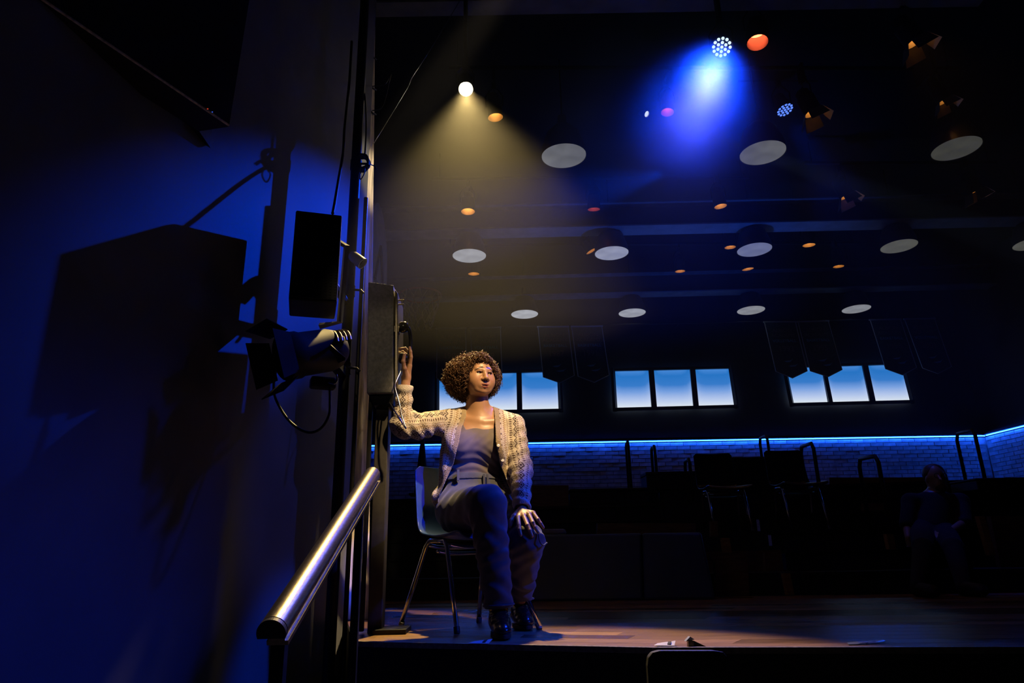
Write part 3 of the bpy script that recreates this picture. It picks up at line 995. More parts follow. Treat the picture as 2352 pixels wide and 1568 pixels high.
# ------------------------------------------------------------------ stacking chair
def make_chair(feet, zf, label, group=None, shell='plastic_blue', seat_z=.45):
    """feet: rear left, front left, rear right, front right (left = the sitter's right)"""
    RL, FL, RRr, FR = [np.array([p[0], p[1], zf], float) for p in feet]
    C0 = (RL + FL + RRr + FR) / 4
    f = unit(FL - RL + FR - RRr)
    s = unit(RRr - RL + FR - FL)
    s = unit(s - f * (s @ f))
    up = np.array([0, 0, 1.0])
    ch = thing('stacking_chair', C0, label, 'chair', group)
    W = .205

    def prof(t):
        pts = [(-.225, .805), (-.222, .76), (-.205, .65), (-.19, .56), (-.175, .50), (-.145, .462), (-.09, .447), (.0, .438), (.10, .442), (.17, .452), (.215, .445), (.235, .42)]
        return pts
    P = prof(0)
    P = [(a, b - .45 + seat_z) for a, b in P]
    rows = [p[:2] for p in np.array([[a, b, 0] for a, b in [tuple(q) for q in [(x[0], x[1]) for x in spline([(a, b, 0) for a, b in P], 3)]]])]
    nv = 11
    vsx, fsx = [], []
    for i, (pf, pz) in enumerate(rows):
        u = i / (len(rows) - 1)
        back = max(0, 1 - u / .45)
        wid = W * (1 - .06 * back) * (1 if 1 < i < len(rows) - 2 else .94 if i in (1, len(rows) - 2) else .86)
        for k in range(nv):
            q = k / (nv - 1) * 2 - 1
            curve = -.035 * back * (1 - q * q) + .0
            dish = -.018 * (1 - back) * (1 - q * q)
            vsx.append(C0 + f * (pf + curve + .012) + s * wid * q + up * (pz + dish))
    for i in range(len(rows) - 1):
        for k in range(nv - 1):
            fsx.append((i * nv + k, i * nv + k + 1, (i + 1) * nv + k + 1, (i + 1) * nv + k))
    o = MB().add(vsx, fsx).build('seat_shell', shell, ch, smooth=True)
    m = o.modifiers.new('thick', 'SOLIDIFY')
    m.thickness, m.offset = .008, 0
    m = o.modifiers.new('bev', 'BEVEL')
    m.width, m.segments = .003, 2
    zt = seat_z - .035
    for side, (Rr_, Fr_) in ((-1, (RL, FL)), (1, (RRr, FR))):
        base = C0 + s * side * (W - .03)
        top_r = base - f * .105 + up * (zt - .0)
        top_f = base + f * .065 + up * (zt)
        rr = top_r - Rr_
        ff = top_f - Fr_
        pts = [Rr_ + up * .012, Rr_ + rr * .5, Rr_ + rr * .93, top_r + (top_f - top_r) * .10, top_r + (top_f - top_r) * .5, top_f - (top_f - top_r) * .10, Fr_ + ff * .93, Fr_ + ff * .5, Fr_ + up * .012]
        pts = [pts[0], pts[1]] + spline(pts[2:4], 3) + spline([pts[4], pts[5]], 1) + spline(pts[5:7], 3) + pts[7:]
        MB().tube(pts, .0115, 12).build('leg_frame', 'chrome', ch, smooth=True)
        for p, d in ((Rr_, rr), (Fr_, ff)):
            MB().lathe(p, unit(d), [(0, .013), (.004, .0145), (.03, .0145), (.032, .012)], 12, cap0=True).build('foot_cap', 'rubber' if side < 0 else 'grey_plastic', ch, smooth='auto')
    for df, zz, rad in ((-.10, zt - .02, .009), (.075, zt - .02, .009), (-.02, zt - .05, .008)):
        A = C0 - s * (W - .03) + f * df + up * zz
        B = C0 + s * (W - .03) + f * df + up * zz
        MB().tube(spline([A, A * .75 + B * .25 - up * .012, A * .25 + B * .75 - up * .012, B], 4), rad, 10).build('crossbar', 'chrome', ch, smooth=True)
    return ch, C0, f, s


RL, FL, RR_, FR = atz(920, 1440, 0), atz(1050, 1455, 0), atz(1100, 1430, 0), atz(1240, 1445, 0)
chair, CH0, CHF, CHS = make_chair([RL, FL, RR_, FR], 0.0, 'stacking chair with blue lit shell and chrome legs, under the seated woman')
for (px_, py_), lab in (((1655, 1120), 'dark stacking chair with a bent frame on the stand, nearer the navy mat'), ((1822, 1112), 'dark stacking chair with chrome corner glints, next to the tall hoop handrail')):
    P = at(px_, py_, 6.72)
    zf = .511
    make_chair([(P[0] - .17, 6.84), (P[0] - .17, 6.50), (P[0] + .17, 6.80), (P[0] + .17, 6.46)], zf, lab, 'chairs on the bleachers', 'dark_plastic', seat_z=P[2] - zf)

# ------------------------------------------------------------------ pay phone on its post
PB = dict(x0=at(849, 780, 3.44)[0] + 0.004, x1=at(909, 780, 3.40)[0])
zt = at(848, 650, 3.42)[2]
zb = at(848, 905, 3.42)[2]
phone = thing('pay_phone', ((PB['x0'] + PB['x1']) / 2, 3.5, 0), 'grey metal pay phone box on a dark post at the stage edge', 'pay phone')
x0, x1 = PB['x0'], PB['x1']
MB().prism([(x0, 3.40, zb), (x1 - .002, 3.38, zb - .004), (x1 - .018, 3.38, zt - .028), (x0 - .018, 3.40, zt)], (0, .26, 0)).build('enclosure', 'phone_box', phone, bevel=.006)
MB().prism([(x1 + .001, 3.395, zb + .02), (x1 + .02, 3.395, zb + .02), (x1 + .004, 3.395, zt - .07), (x1 - .013, 3.395, zt - .045)], (0, .23, 0)).build('face_plate', 'steel', phone, bevel=.004)
MB().prism([(x0 + .005, 3.43, zb), (x1 - .0, 3.40, zb), (x1 - .01, 3.42, zb - .055), (x0 + .03, 3.44, zb - .055)], (0, .18, 0)).build('bottom_cowl', 'black_metal', phone, bevel=.004)
pz = at(920, 694, 3.42)
lp = MB()
lp.tube([pz + [-.03, 0, .012], pz + [.018, 0, .012], pz + [.018, 0, -.012], pz + [-.03, 0, -.012]], .0045, 6)
lp.build('coin_bracket', 'steel', phone)
pa, pb2 = at(843, 1200, 3.46), at(880, 1200, 3.46)
MB().box(((pa[0] + pb2[0]) / 2 + .012, 3.53, (zb - .05) / 2), (pb2[0] - pa[0] - .012, .10, zb - .05)).build('post', 'post_grey', phone, bevel=.004)
MB().box((pa[0] - .012, 3.50, (zb + .3) / 2), (.02, .03, zb + .28)).build('conduit', 'black_metal', phone, bevel=.003)
ba, bb = atz(862, 1458, 0), atz(935, 1456, 0)
bc = (ba + bb) / 2
MB().box((bc[0] - .01, bc[1] + .10, .011), (bb[0] - ba[0] + .01, .22, .022)).build('base_plate', 'black_metal', phone, bevel=.003)
# handset: ear cap, mouth cap and the bowed handle, held in the hand so a thing of its own
HE, HM = at(925, 756, 3.42), at(925, 818, 3.41)
hs = thing('phone_handset', HM, 'black telephone handset gripped in the raised hand of the woman', 'handset')
MB().lathe(HE + [.020, 0, .015], (-1, 0, -.12), [(-.012, .006), (-.008, .022), (.006, .029), (.028, .031), (.036, .026), (.038, .001)], 24).build('ear_cap', 'dark_plastic', hs, smooth=True)
MB().lathe(HM + [.018, 0, -.012], (-1, 0, .12), [(-.012, .006), (-.008, .022), (.006, .028), (.026, .030), (.034, .025), (.036, .001)], 24).build('mouth_cap', 'dark_plastic', hs, smooth=True)
hp = spline([HE + [.022, 0, .012], HE + [.036, 0, -.01], (HE + HM) / 2 + [.041, 0, 0], HM + [.034, 0, .012], HM + [.018, 0, -.01]], 6)
MB().tube(hp, [.012] * 4 + [.0105] * (len(hp) - 8) + [.012] * 4, 12).build('handle', 'dark_plastic', hs, smooth=True)
MB().box(HE + [-.03, 0, -.004], (.03, .045, .04)).build('cradle', 'steel', phone, bevel=.004)
cord = [HM + [.012, -.004, -.035], at(924, 845, 3.40), at(910, 876, 3.37), at(908, 892, 3.35), at(917, 925, 3.33), at(923, 955, 3.32), at(932, 982, 3.31), at(928, 978, 3.325), at(914, 955, 3.34), at(895, 925, 3.42), at(888, 908, 3.47)]
MB().tube(spline(cord, 8), .0038, 8).build('armoured_cord', 'silver', hs, smooth=True)

# ------------------------------------------------------------------ rig left of the opening
PY = 3.55
pole_b, pole_t = at(785, 1200, PY), at(813, 280, PY)
PX = (pole_b[0] + pole_t[0]) / 2
pole = thing('lighting_pole', (PX, PY, -1.05), 'tall black pipe standing at the stage corner and carrying the loudspeaker', 'pole')
MB().tube([(PX, PY, -1.05), (PX, PY, 5.3)], .029, 16).build('pipe', 'black_metal', pole, smooth='auto')
MB().tube([(PX + .062, PY + .03, -1.05), (PX + .062, PY + .03, 2.35)], .012, 10).build('conduit', 'black_metal', pole, smooth='auto')
MB().lathe((PX, PY, -1.05), (0, 0, 1), [(0, .2), (.02, .2), (.03, .04), (.1, .035)], 24, cap0=True).build('base', 'black_metal', pole, smooth='auto')
for py in (668, 846, 380):
    z = at(810, py, PY)[2]
    MB().lathe((PX, PY, z - .03), (0, 0, 1), [(0, .033), (.06, .033)], 16, cap0=True, cap1=True).build('pipe_clamp', 'black_metal', pole, smooth='auto')
    MB().tube([(PX + .02, PY - .02, z), (PX + .07, PY - .03, z - .008), (PX + .085, PY - .03, z - .025)], .007, 8).build('clamp_bolt', 'black_metal', pole)

sp_c = at(708, 590, 3.0)
sp = thing('wall_loudspeaker', sp_c, 'tall black loudspeaker with perforated grille, fixed to the black pipe', 'loudspeaker')
A0, A1 = at(652, 590, 2.92), at(768, 590, 2.92)
zt_, zb_ = at(710, 487, 2.92)[2], at(710, 690, 2.92)[2]
rs = rotz(radians(15))
cx = (A0[0] + A1[0]) / 2
MB().box((cx, 3.04, (zt_ + zb_) / 2), (A1[0] - A0[0] - .02, .24, zt_ - zb_), rs).build('cabinet', 'black', sp, bevel=.008)
gr = MB()
pc = np.array([cx, 3.04, 0])
gw = (A1[0] - A0[0]) / 2 - .01
gr.box(pc + rs @ np.array([0, -.128, 0]) + [0, 0, (zt_ + zb_) / 2], (2 * gw - .01, .006, zt_ - zb_ - .02), rs)
gr.build('grille', 'black_metal', sp)
gh = MB()
nh = 30
for r in range(nh):
    for c in range(9):
        p = pc + rs @ np.array([gw - .012 - c * .022, -.132, 0]) + [0, 0, zb_ + .02 + (zt_ - zb_ - .04) * r / (nh - 1)]
        gh.box(p, (.009, .004, .009), rs)
gh.build('grille_studs', 'black_metal', sp, kind='stuff')
MB().tube([(cx + gw - .08, 3.10, (zt_ + zb_) / 2), (PX - .01, PY - .02, (zt_ + zb_) / 2)], .022, 8).build('bracket', 'black_metal', sp)
u0, u1 = at(770, 545, 3.12), at(793, 560, 3.12)
MB().tube([(u0[0] - .08, 3.17, at(770, 530, 3.12)[2] + .02), (u1[0], 3.15, u1[2]), (u1[0] - .012, 3.15, at(790, 735, 3.12)[2]), (u0[0] - .06, 3.17, at(790, 740, 3.12)[2])], .016, 4).build('yoke', 'beam', sp)

# profile lamp below the loudspeaker
fx = at(728, 808, 2.95)
axis = unit((-.62, -.55, -.28))
fix = thing('profile_spotlight', fx, 'black theatre lamp with gold lit vents, clamped to the pipe below the loudspeaker', 'stage light')
t, a, b = frame_of(axis)
back = fx - t * .10
MB().lathe(back, t, [(-.03, .001), (-.03, .06), (0, .085), (.05, .098), (.19, .098), (.20, .105), (.26, .105)], 24).build('body', 'black', fix, smooth='auto')
MB().lathe(back + t * .23, t, [(0, .001), (0, .096)], 24).build('lens', 'dark_plastic', fix)
for k in range(4):
    d = [a, b, -a, -b][k]
    s_ = [b, -a, -b, a][k]
    A, B = back + t * .26 + d * .10 - s_ * .085, back + t * .26 + d * .10 + s_ * .085
    e = t * .09 + d * (.03 + .02 * (k % 2))
    MB().prism([A, B, B + e + s_ * .02, A + e - s_ * .02], d * .004).build('barn_door', 'black', fix)
for k in range(4):
    p = back + t * (.0 + .022 * k) + np.array([.02, 0, 0])
    arc = [p + .088 * (cos(q) * np.array([0, 0, 1.0]) + sin(q) * unit(np.cross(t, (0, 0, 1)))) for q in np.linspace(-1.3, .5, 9)]
    MB().tube(arc, .006, 5).build('cooling_fin', 'brass', fix)
MB().tube([fx + a * .11, fx + a * .12 + [.05, .03, -.02], (PX - .04, PY - .30, at(795, 840, 3.2)[2]), fx - a * .12 + [.05, .03, -.05], fx - a * .11], .012, 6).build('yoke', 'black_metal', fix)
MB().box((PX - .01, PY - .16, at(795, 840, 3.4)[2]), (.05, .32, .05)).build('clamp', 'black_metal', fix, bevel=.005)
q0 = at(742, 880, 2.95)
MB().box(q0, (.11, .06, .05), rotz(.4)).build('plug_box', 'black_metal', fix, bevel=.01)
MB().tube(spline([at(757, 885, 2.94), at(758, 920, 2.93), at(755, 955, 2.92), at(735, 985, 2.92), at(705, 992, 2.92), at(668, 970, 2.93), at(640, 930, 2.95), at(629, 895, 2.98), at(635, 850, 3.02), at(660, 800, 3.06)], 8), .006, 8).build('power_cable', 'rubber', fix, smooth=True)
MB().tube(spline([at(752, 878, 2.93), at(768, 881, 2.93), at(774, 872, 2.93), at(773, 860, 2.93)], 5), .004, 6).build('safety_wire', 'silver', fix, smooth=True)
# small clip lamp
cl = at(822, 602, 3.5)
clip = thing('clip_spotlight', cl, 'small blue lit cylinder lamp clipped to the black pipe', 'stage light')
MB().lathe(cl + [-.02, 0, .03], (.75, -.1, -.65), [(-.03, .001), (-.028, .02), (-.01, .03), (.03, .033), (.065, .034), (.065, .028), (.03, .026)], 20).build('housing', 'grey_plastic', clip, smooth='auto')
MB().lathe(cl + [.012, 0, .0], (.75, -.1, -.65), [(0, .001), (0, .028)], 16).build('lens', 'dark_plastic', clip)
MB().tube([cl + [-.02, 0, .03], cl + [-.03, 0, -.03], (PX + .02, PY - .02, cl[2] - .06)], .006, 6).build('arm', 'black_metal', clip)
# cables
for pts, r, lab in (([at(808, 95, 3.55), at(803, 180, 3.51), at(797, 240, 3.51), at(791, 300, 3.50), at(788, 350, 3.50), at(778, 410, 3.3), at(768, 470, 3.15), at(764, 490, 3.10)], .008, 'black cable bowing down from above to the top of the loudspeaker'),
                    ([at(831, 100, 3.55), at(829, 190, 3.55), at(825, 250, 3.55), at(822, 310, 3.55), at(821, 356, 3.55)], .006, 'thin black cable hanging straight down to the cable coil'),
                    ([at(833, 190, 3.57), at(839, 230, 3.55), at(841, 290, 3.55), at(839, 340, 3.55), at(837, 362, 3.55)], .005, 'thin black cable bowing towards the timber edge')):
    MB().tube(spline(pts, 8), r, 8).build('hanging_cable', 'rubber', smooth=True, label=lab, cat='cable')
cc = at(832, 374, 3.55)
coil = MB()
for k in range(5):
    coil.tube([cc + [(.034 + .004 * (k % 2)) * cos(q) + .004 * sin(k * 2), .02 * sin(q + k), (.045 + .004 * (k % 3)) * sin(q)] for q in np.linspace(0, 2 * pi, 20, endpoint=False)], .007, 6, closed=True)
coil.build('hanging_cable_coil', 'rubber', smooth=True, label='coil of black cable tied to the pipe beside the timber edge', cat='cable coil')
MB().tube(spline([at(838, 385, 3.53), at(836, 400, 3.52), at(828, 412, 3.52), at(827, 400, 3.53), at(834, 388, 3.53), at(848, 378, 3.58), at(860, 382, 3.63), at(865, 390, 3.63), at(860, 378, 3.63)], 6), .0035, 6).build('hanging_cable_end', 'rubber', smooth=True, label='loose thin cable end looping out of the coil', cat='cable')
MB().tube(spline([at(856, 198, 4.31), at(880, 195, 4.03), at(890, 185, 4.02), at(898, 168, 4.0), at(893, 190, 4.0), at(886, 222, 4.02), at(876, 248, 4.05), at(856, 254, 4.31)], 6), .004, 6).build('hanging_wire_loop', 'rubber', smooth=True, label='thin wire looping out from the timber edge between two ties', cat='wire')
MB().tube(spline([at(1075, -30, 4.5), at(994, 105, 4.5), at(970, 142, 4.5), at(945, 180, 4.5), at(934, 205, 4.5), at(858, 330, 4.2)], 4), .003, 6).build('hanging_guy_wire', 'silver', smooth=True, label='thin slanting wire catching light left of the bright spotlight', cat='wire')

# low dark balcony front in the upper corner
e0 = at(526, 291, 2.35)
e1 = atz(90, -2, e0[2])
dirv = unit(e1 - e0)
far = e1 + dirv * 1.5
bal = thing('balcony_front', e0, 'black balcony edge slanting across the upper corner with two pinpoint lights', 'balcony')
up = np.array([0, 0, .9])
inn = np.array([-.13, .03, 0])
MB().hexa([e0, far, far + up, e0 + up + [.03, 0, 0], e0 + inn, far + inn, far + inn + up, e0 + inn + up]).build('panel', 'black', bal)
MB().tube([e0 + [0, -.004, .004], far + [0, -.004, .004]], .005, 6).build('edge_strip', 'wood_post', bal)
for (qx, qy), mm in (((449, 248), 'led_red_dot'), ((465, 251), 'led_blue_dot')):
    w = (qx - 90) / (526 - 90)
    p = e1 + (e0 - e1) * ((at(qx, qy, 2)[0] / 2 - e1[0] / e1[1]) / 1 * 0 + .86 + .03 * (qx > 455))
    MB().lathe(p + [0, -.006, .012], (0, -1, 0), [(0, .003), (.003, .001)], 8).build('indicator', mm, bal)
sq = [at(392, 262, 2.42), at(458, 302, 2.42), at(462, 230, 2.42), at(392, 205, 2.42)]
MB().hexa(sq + [p + np.array([0, .12, 0]) for p in sq]).build('support', 'black', bal)

# ------------------------------------------------------------------ stair handrail
n0, n1 = at(628, 1447, 1.62), at(855, 1090, 2.75)
hr = thing('stair_handrail', n0 - [0, 0, .9], 'shiny round topped steel handrail slanting up to the stage', 'handrail')
tdir = unit(n1 - n0)
side = unit(np.cross(tdir, (0, 0, 1)))
upv = np.cross(side, tdir)
R_ = .0315
prof = [(R_ * cos(q), R_ * sin(q)) for q in np.linspace(-.35, pi + .35, 25)]
vsx = [n + side * x + upv * y for n in (n0, n1) for x, y in prof]
k = len(prof)
mb = MB().add(vsx, [(i, i + 1, k + i + 1, k + i) for i in range(k - 1)] + [tuple(range(k)), tuple(range(k, 2 * k)), (k - 1, 0, k, 2 * k - 1)])
mb.build('rail', 'steel', hr, smooth='auto')
mb = MB()
for h0, h1, w0, w1 in ((-.024, -.008, -.012, .024), (-.034, -.024, -.016, .031)):
    A = [n0 + side * w0 + upv * h0, n0 + side * w1 + upv * h0, n0 + side * w1 + upv * h1, n0 + side * w0 + upv * h1]
    mb.prism(A, n1 - n0)
mb.build('web', 'steel', hr)
MB().prism([n0 + side * x * 1.01 + upv * y * 1.01 - tdir * .004 for x, y in prof], tdir * -.012).build('end_cap', 'black_metal', hr)
ps = n0 + tdir * .06
MB().box((ps[0], ps[1], (ps[2] - .03 - 1.05) / 2), (.03, .03, ps[2] - .03 + 1.05)).build('post', 'black_metal', hr)
ps = n0 + tdir * .98
MB().box((ps[0], ps[1], (ps[2] - .03 - 1.05) / 2), (.026, .026, ps[2] - .03 + 1.05)).build('post', 'black_metal', hr)

# ------------------------------------------------------------------ bits along the stage edge
def paper_bit(px, py, w, lab, skew=.3):
    p = atz(px, py, .004)
    e = unit(FRONT[2] - FRONT[1])
    n = unit(np.cross((0, 0, 1.0), e))
    o = thing('paper_scrap', p, lab, 'paper')
    A = [p - e * w / 2, p + e * w / 2 + n * .006, p + e * w / 2 + n * .05 + [0, 0, .012], p - e * w / 2 * .8 + n * .045 + [0, 0, .003]]
    MB().prism(A, (0, 0, .0012)).build('sheet', 'paper', o)
    B = [p + e * w * .15 + n * .012 + [0, 0, .004], p + e * w * .32 + n * .012 + [0, 0, .006], p + e * w * .32 + n * .036 + [0, 0, .0115], p + e * w * .15 + n * .036 + [0, 0, .0095]]
    MB().prism(B, (0, 0, .0012)).build('dark_print', 'black', o)


paper_bit(1098, 1478, .085, 'white paper scrap on the stage edge by the front boot')
paper_bit(1525, 1483, .075, 'white paper scrap on the stage edge near the small clamp')
c = atz(1585, 1486, 0)
cp = thing('cable_clamp', c, 'small blue lit metal clamp standing on the stage edge', 'clamp')
MB().prism([c + [-.006, 0, 0], c + [.014, 0, 0], c + [.016, 0, .022], c + [-.004, 0, .026]], (0, .02, 0)).build('body', 'steel', cp)
MB().prism([c + [-.014, 0, .02], c + [.02, 0, .026], c + [.004, 0, .036]], (0, .024, 0)).build('hook', 'beam', cp)
MB().prism([c + [.014, 0, 0.001], c + [.06, 0, 0.001], c + [.016, 0, .022]], (0, .01, 0)).build('wedge', 'black_metal', cp)
tp_ = thing('tape_strips', atz(1990, 1478, 0), 'crumpled glossy tape reflecting blue at the stage edge', 'tape')
for i in range(4):
    p = atz(1962 + i * 20, 1480 - i * 1.2, .002)
    w = .022
    MB().add([p + [-.02, 0, 0], p + [.018, -.004, .001 + .004 * (i % 2)], p + [.03, .03, .006], p + [-.008, .035, .002], p + [-.02, 0, .0015], p + [.018, -.004, .0025 + .004 * (i % 2)], p + [.03, .03, .0075], p + [-.008, .035, .0035]],
             [(0, 1, 2, 3), (4, 5, 6, 7), (0, 1, 5, 4), (1, 2, 6, 5), (2, 3, 7, 6), (3, 0, 4, 7)]).build('strip', 'tape', tp_)
# seat back in the front row
ck = [at(x, y, 2.1) for x, y in ((1492, 1580), (1489, 1530), (1491, 1510), (1500, 1499), (1516, 1495), (1580, 1495), (1640, 1495), (1660, 1498), (1668, 1508))]
ck += [at(1672, 1580, 2.1)]
sb = thing('audience_seat', at(1580, 1568, 2.1) - [0, 0, .8], 'dark rounded audience seat back below the stage edge', 'seat')
MB().prism(ck, (0, .035, 0)).build('seat_back', 'black', sb, bevel=.004)
MB().tube(ck[:-1], .002, 6).build('edge_piping', 'black_metal', sb)
b0_ = at(1580, 1575, 2.1)
MB().box((b0_[0], 2.13, b0_[2] - .02 - .40), (.05, .05, .80)).build('stem', 'black_metal', sb)


# ------------------------------------------------------------------ smooth bodies: distance fields meshed by surface nets
class Field:
    def __init__(self, lo, hi, res):
        self.lo = np.array(lo, float)
        self.res = res
        n = np.ceil((np.array(hi, float) - self.lo) / res).astype(int) + 1
        self.ax = [self.lo[i] + res * np.arange(n[i]) for i in range(3)]
        self.f = np.full(n, 1.0, np.float32)

    def grid(self, sl=(slice(None),) * 3):
        return np.meshgrid(self.ax[0][sl[0]], self.ax[1][sl[1]], self.ax[2][sl[2]], indexing='ij', sparse=True)

    def _sl(self, lo, hi):
        sl = []
        for i in range(3):
            a = np.searchsorted(self.ax[i], lo[i])
            b = np.searchsorted(self.ax[i], hi[i])
            if b - a < 1:
                return None
            sl.append(slice(a, b))
        return tuple(sl)

    def dist(self, p, infl, m):
        if p[0] == 'c':
            a, b, r1, r2 = np.array(p[1], float), np.array(p[2], float), p[3] + infl, p[4] + infl
            R = max(r1, r2) + m
            sl = self._sl(np.minimum(a, b) - R, np.maximum(a, b) + R)
            if sl is None:
                return None, None
            X, Y, Z = self.grid(sl)
            d = b - a
            t = np.clip(((X - a[0]) * d[0] + (Y - a[1]) * d[1] + (Z - a[2]) * d[2]) / (d @ d + 1e-12), 0, 1)
            return sl, np.sqrt((X - a[0] - t * d[0]) ** 2 + (Y - a[1] - t * d[1]) ** 2 + (Z - a[2] - t * d[2]) ** 2) - (r1 + t * (r2 - r1))
        c, r = np.array(p[1], float), np.array(p[2], float) + infl
        Rm = p[3] if len(p) > 3 else np.eye(3)
        R = max(r) + m
        sl = self._sl(c - R, c + R)
        if sl is None:
            return None, None
        X, Y, Z = self.grid(sl)
        X, Y, Z = X - c[0], Y - c[1], Z - c[2]
        q = [X * Rm[0][i] + Y * Rm[1][i] + Z * Rm[2][i] for i in range(3)]
        k0 = np.sqrt(sum((q[i] / r[i]) ** 2 for i in range(3)))
        k1 = np.sqrt(sum((q[i] / r[i] ** 2) ** 2 for i in range(3))) + 1e-9
        return sl, k0 * (k0 - 1) / k1

    def add(self, p, k=.02, infl=0.0):
        sl, d = self.dist(p, infl, k + .03)
        if sl is None:
            return self
        a = self.f[sl]
        h = np.clip(.5 + .5 * (d - a) / k, 0, 1)
        self.f[sl] = d * (1 - h) + a * h - k * h * (1 - h)
        return self

    def sub(self, p, k=.008, infl=0.0):
        sl, d = self.dist(p, infl, k + .01)
        if sl is None:
            return self
        a = self.f[sl]
        d = -d
        h = np.clip(.5 - .5 * (d - a) / k, 0, 1)
        self.f[sl] = d * (1 - h) + a * h + k * h * (1 - h)
        return self

    def mesh(self):
        f = self.f
        f[0], f[-1], f[:, 0], f[:, -1], f[:, :, 0], f[:, :, -1] = (1,) * 6
        s = f < 0
        nx, ny, nz = f.shape
        cs = np.zeros((nx - 1, ny - 1, nz - 1), np.uint8)
        cor = [(i, j, k) for i in (0, 1) for j in (0, 1) for k in (0, 1)]
        for i, j, k in cor:
            cs += s[i:nx - 1 + i, j:ny - 1 + j, k:nz - 1 + k]
        act = np.argwhere((cs > 0) & (cs < 8))
        acc = np.zeros((len(act), 3))
        cnt = np.zeros(len(act))
        for p in cor:
            for axis in range(3):
                if p[axis]:
                    continue
                q = list(p)
                q[axis] = 1
                A = act + p
                B = act + q
                fa = f[A[:, 0], A[:, 1], A[:, 2]]
                fb = f[B[:, 0], B[:, 1], B[:, 2]]
                x = (fa < 0) != (fb < 0)
                t = np.where(x, fa / (fa - fb + 1e-12), 0)
                P = A.astype(float)
                P[:, axis] += t
                acc[x] += P[x]
                cnt[x] += 1
        V = acc / cnt[:, None] * self.res + self.lo
        idx = np.full(cs.shape, -1, np.int64)
        idx[act[:, 0], act[:, 1], act[:, 2]] = np.arange(len(act))
        F = []
        for axis in range(3):
            o = [1, 1, 1]
            sa = [slice(1, -1)] * 3
            sb = [slice(1, -1)] * 3
            sa[axis] = slice(0, -1)
            sb[axis] = slice(1, None)
            a, b = s[tuple(sa)], s[tuple(sb)]
            e = np.argwhere(a != b)
            inside = a[e[:, 0], e[:, 1], e[:, 2]]
            base = e + 1
            base[:, axis] -= 1
            u, v = (axis + 1) % 3, (axis + 2) % 3
            c = []
            for du, dv in ((-1, -1), (0, -1), (0, 0), (-1, 0)):
                q = base.copy()
                q[:, u] += du
                q[:, v] += dv
                c.append(idx[q[:, 0], q[:, 1], q[:, 2]])
            c = np.stack(c, 1)
            c[~inside] = c[~inside][:, ::-1]
            F.append(c)
        F = np.concatenate(F)
        F = F[(F >= 0).all(1)]
        return V, F


def relax(V, F, n=2, w=.5):
    E = np.concatenate([F[:, [0, 1]], F[:, [1, 2]], F[:, [2, 3]], F[:, [3, 0]]])
    E = np.concatenate([E, E[:, ::-1]])
    for _ in range(n):
        S = np.zeros_like(V)
        C = np.zeros(len(V))
        for k in range(3):
            S[:, k] = np.bincount(E[:, 0], V[E[:, 1], k], len(V))
        C = np.bincount(E[:, 0], minlength=len(V))
        V = V * (1 - w) + w * S / np.maximum(C, 1)[:, None]
    return V


def np_mesh(name, V, F):
    me = bpy.data.meshes.new(name)
    me.vertices.add(len(V))
    me.vertices.foreach_set('co', np.ascontiguousarray(V, np.float32).ravel())
    n = F.shape[1]
    me.loops.add(len(F) * n)
    me.loops.foreach_set('vertex_index', F.astype(np.int32).ravel())
    me.polygons.add(len(F))
    me.polygons.foreach_set('loop_start', (np.arange(len(F)) * n).astype(np.int32))
    me.update(calc_edges=True)
    me.validate()
    return me


def vattr(me, name, vals, typ='FLOAT_VECTOR'):
    a = me.attributes.new(name, typ, 'POINT')
    a.data.foreach_set('color' if typ == 'FLOAT_COLOR' else 'vector', np.ascontiguousarray(vals, np.float32).ravel())


def merge(parts):
    Vs, Fs, n = [], [], 0
    for V, F in parts:
        Vs.append(V)
        Fs.append(F + n)
        n += len(V)
    return np.concatenate(Vs), np.concatenate(Fs)


def skin_mat(name, rough=.42):
    m = bpy.data.materials.new(name)
    m.use_nodes = True
    nt = m.node_tree
    b = nt.nodes['Principled BSDF']
    a = nt.nodes.new('ShaderNodeAttribute')
    a.attribute_name = 'tint'
    nt.links.new(a.outputs['Color'], b.inputs['Base Color'])
    b.inputs['Roughness'].default_value = rough
    b.inputs['Subsurface Weight'].default_value = .15
    b.inputs['Subsurface Radius'].default_value = (.012, .005, .003)
    b.inputs['Subsurface Scale'].default_value = .5
    n = nt.nodes.new('ShaderNodeTexNoise')
    n.inputs['Scale'].default_value = 180
    bp = nt.nodes.new('ShaderNodeBump')
    bp.inputs['Strength'].default_value = .08
    bp.inputs['Distance'].default_value = .002
    tc = nt.nodes.new('ShaderNodeTexCoord')
    nt.links.new(tc.outputs['Object'], n.inputs['Vector'])
    nt.links.new(n.outputs[0], bp.inputs['Height'])
    nt.links.new(bp.outputs[0], b.inputs['Normal'])
    return m


SKIN = skin_mat('brown_skin')

# ------------------------------------------------------------------ the seated woman
hy, hpitch = radians(27), radians(6)
Fv = np.array([sin(hy) * cos(hpitch), -cos(hy) * cos(hpitch), -sin(hpitch)])
Lv = np.array([cos(hy), sin(hy), 0.0])
Uv = np.cross(Lv, Fv) * -1
Uv = Uv if Uv[2] > 0 else -Uv
HR = np.stack([Lv, Fv, Uv], 1)
EYE = at(1115, 856, 3.46)
HD = EYE - Fv * .088


def hl(x, y, z):
    return HD + Lv * x + Fv * y + Uv * z


def he(c, r):
    return ('e', hl(*c), r, HR)


def hc(a, b, r1, r2):
    return ('c', hl(*a), hl(*b), r1, r2)


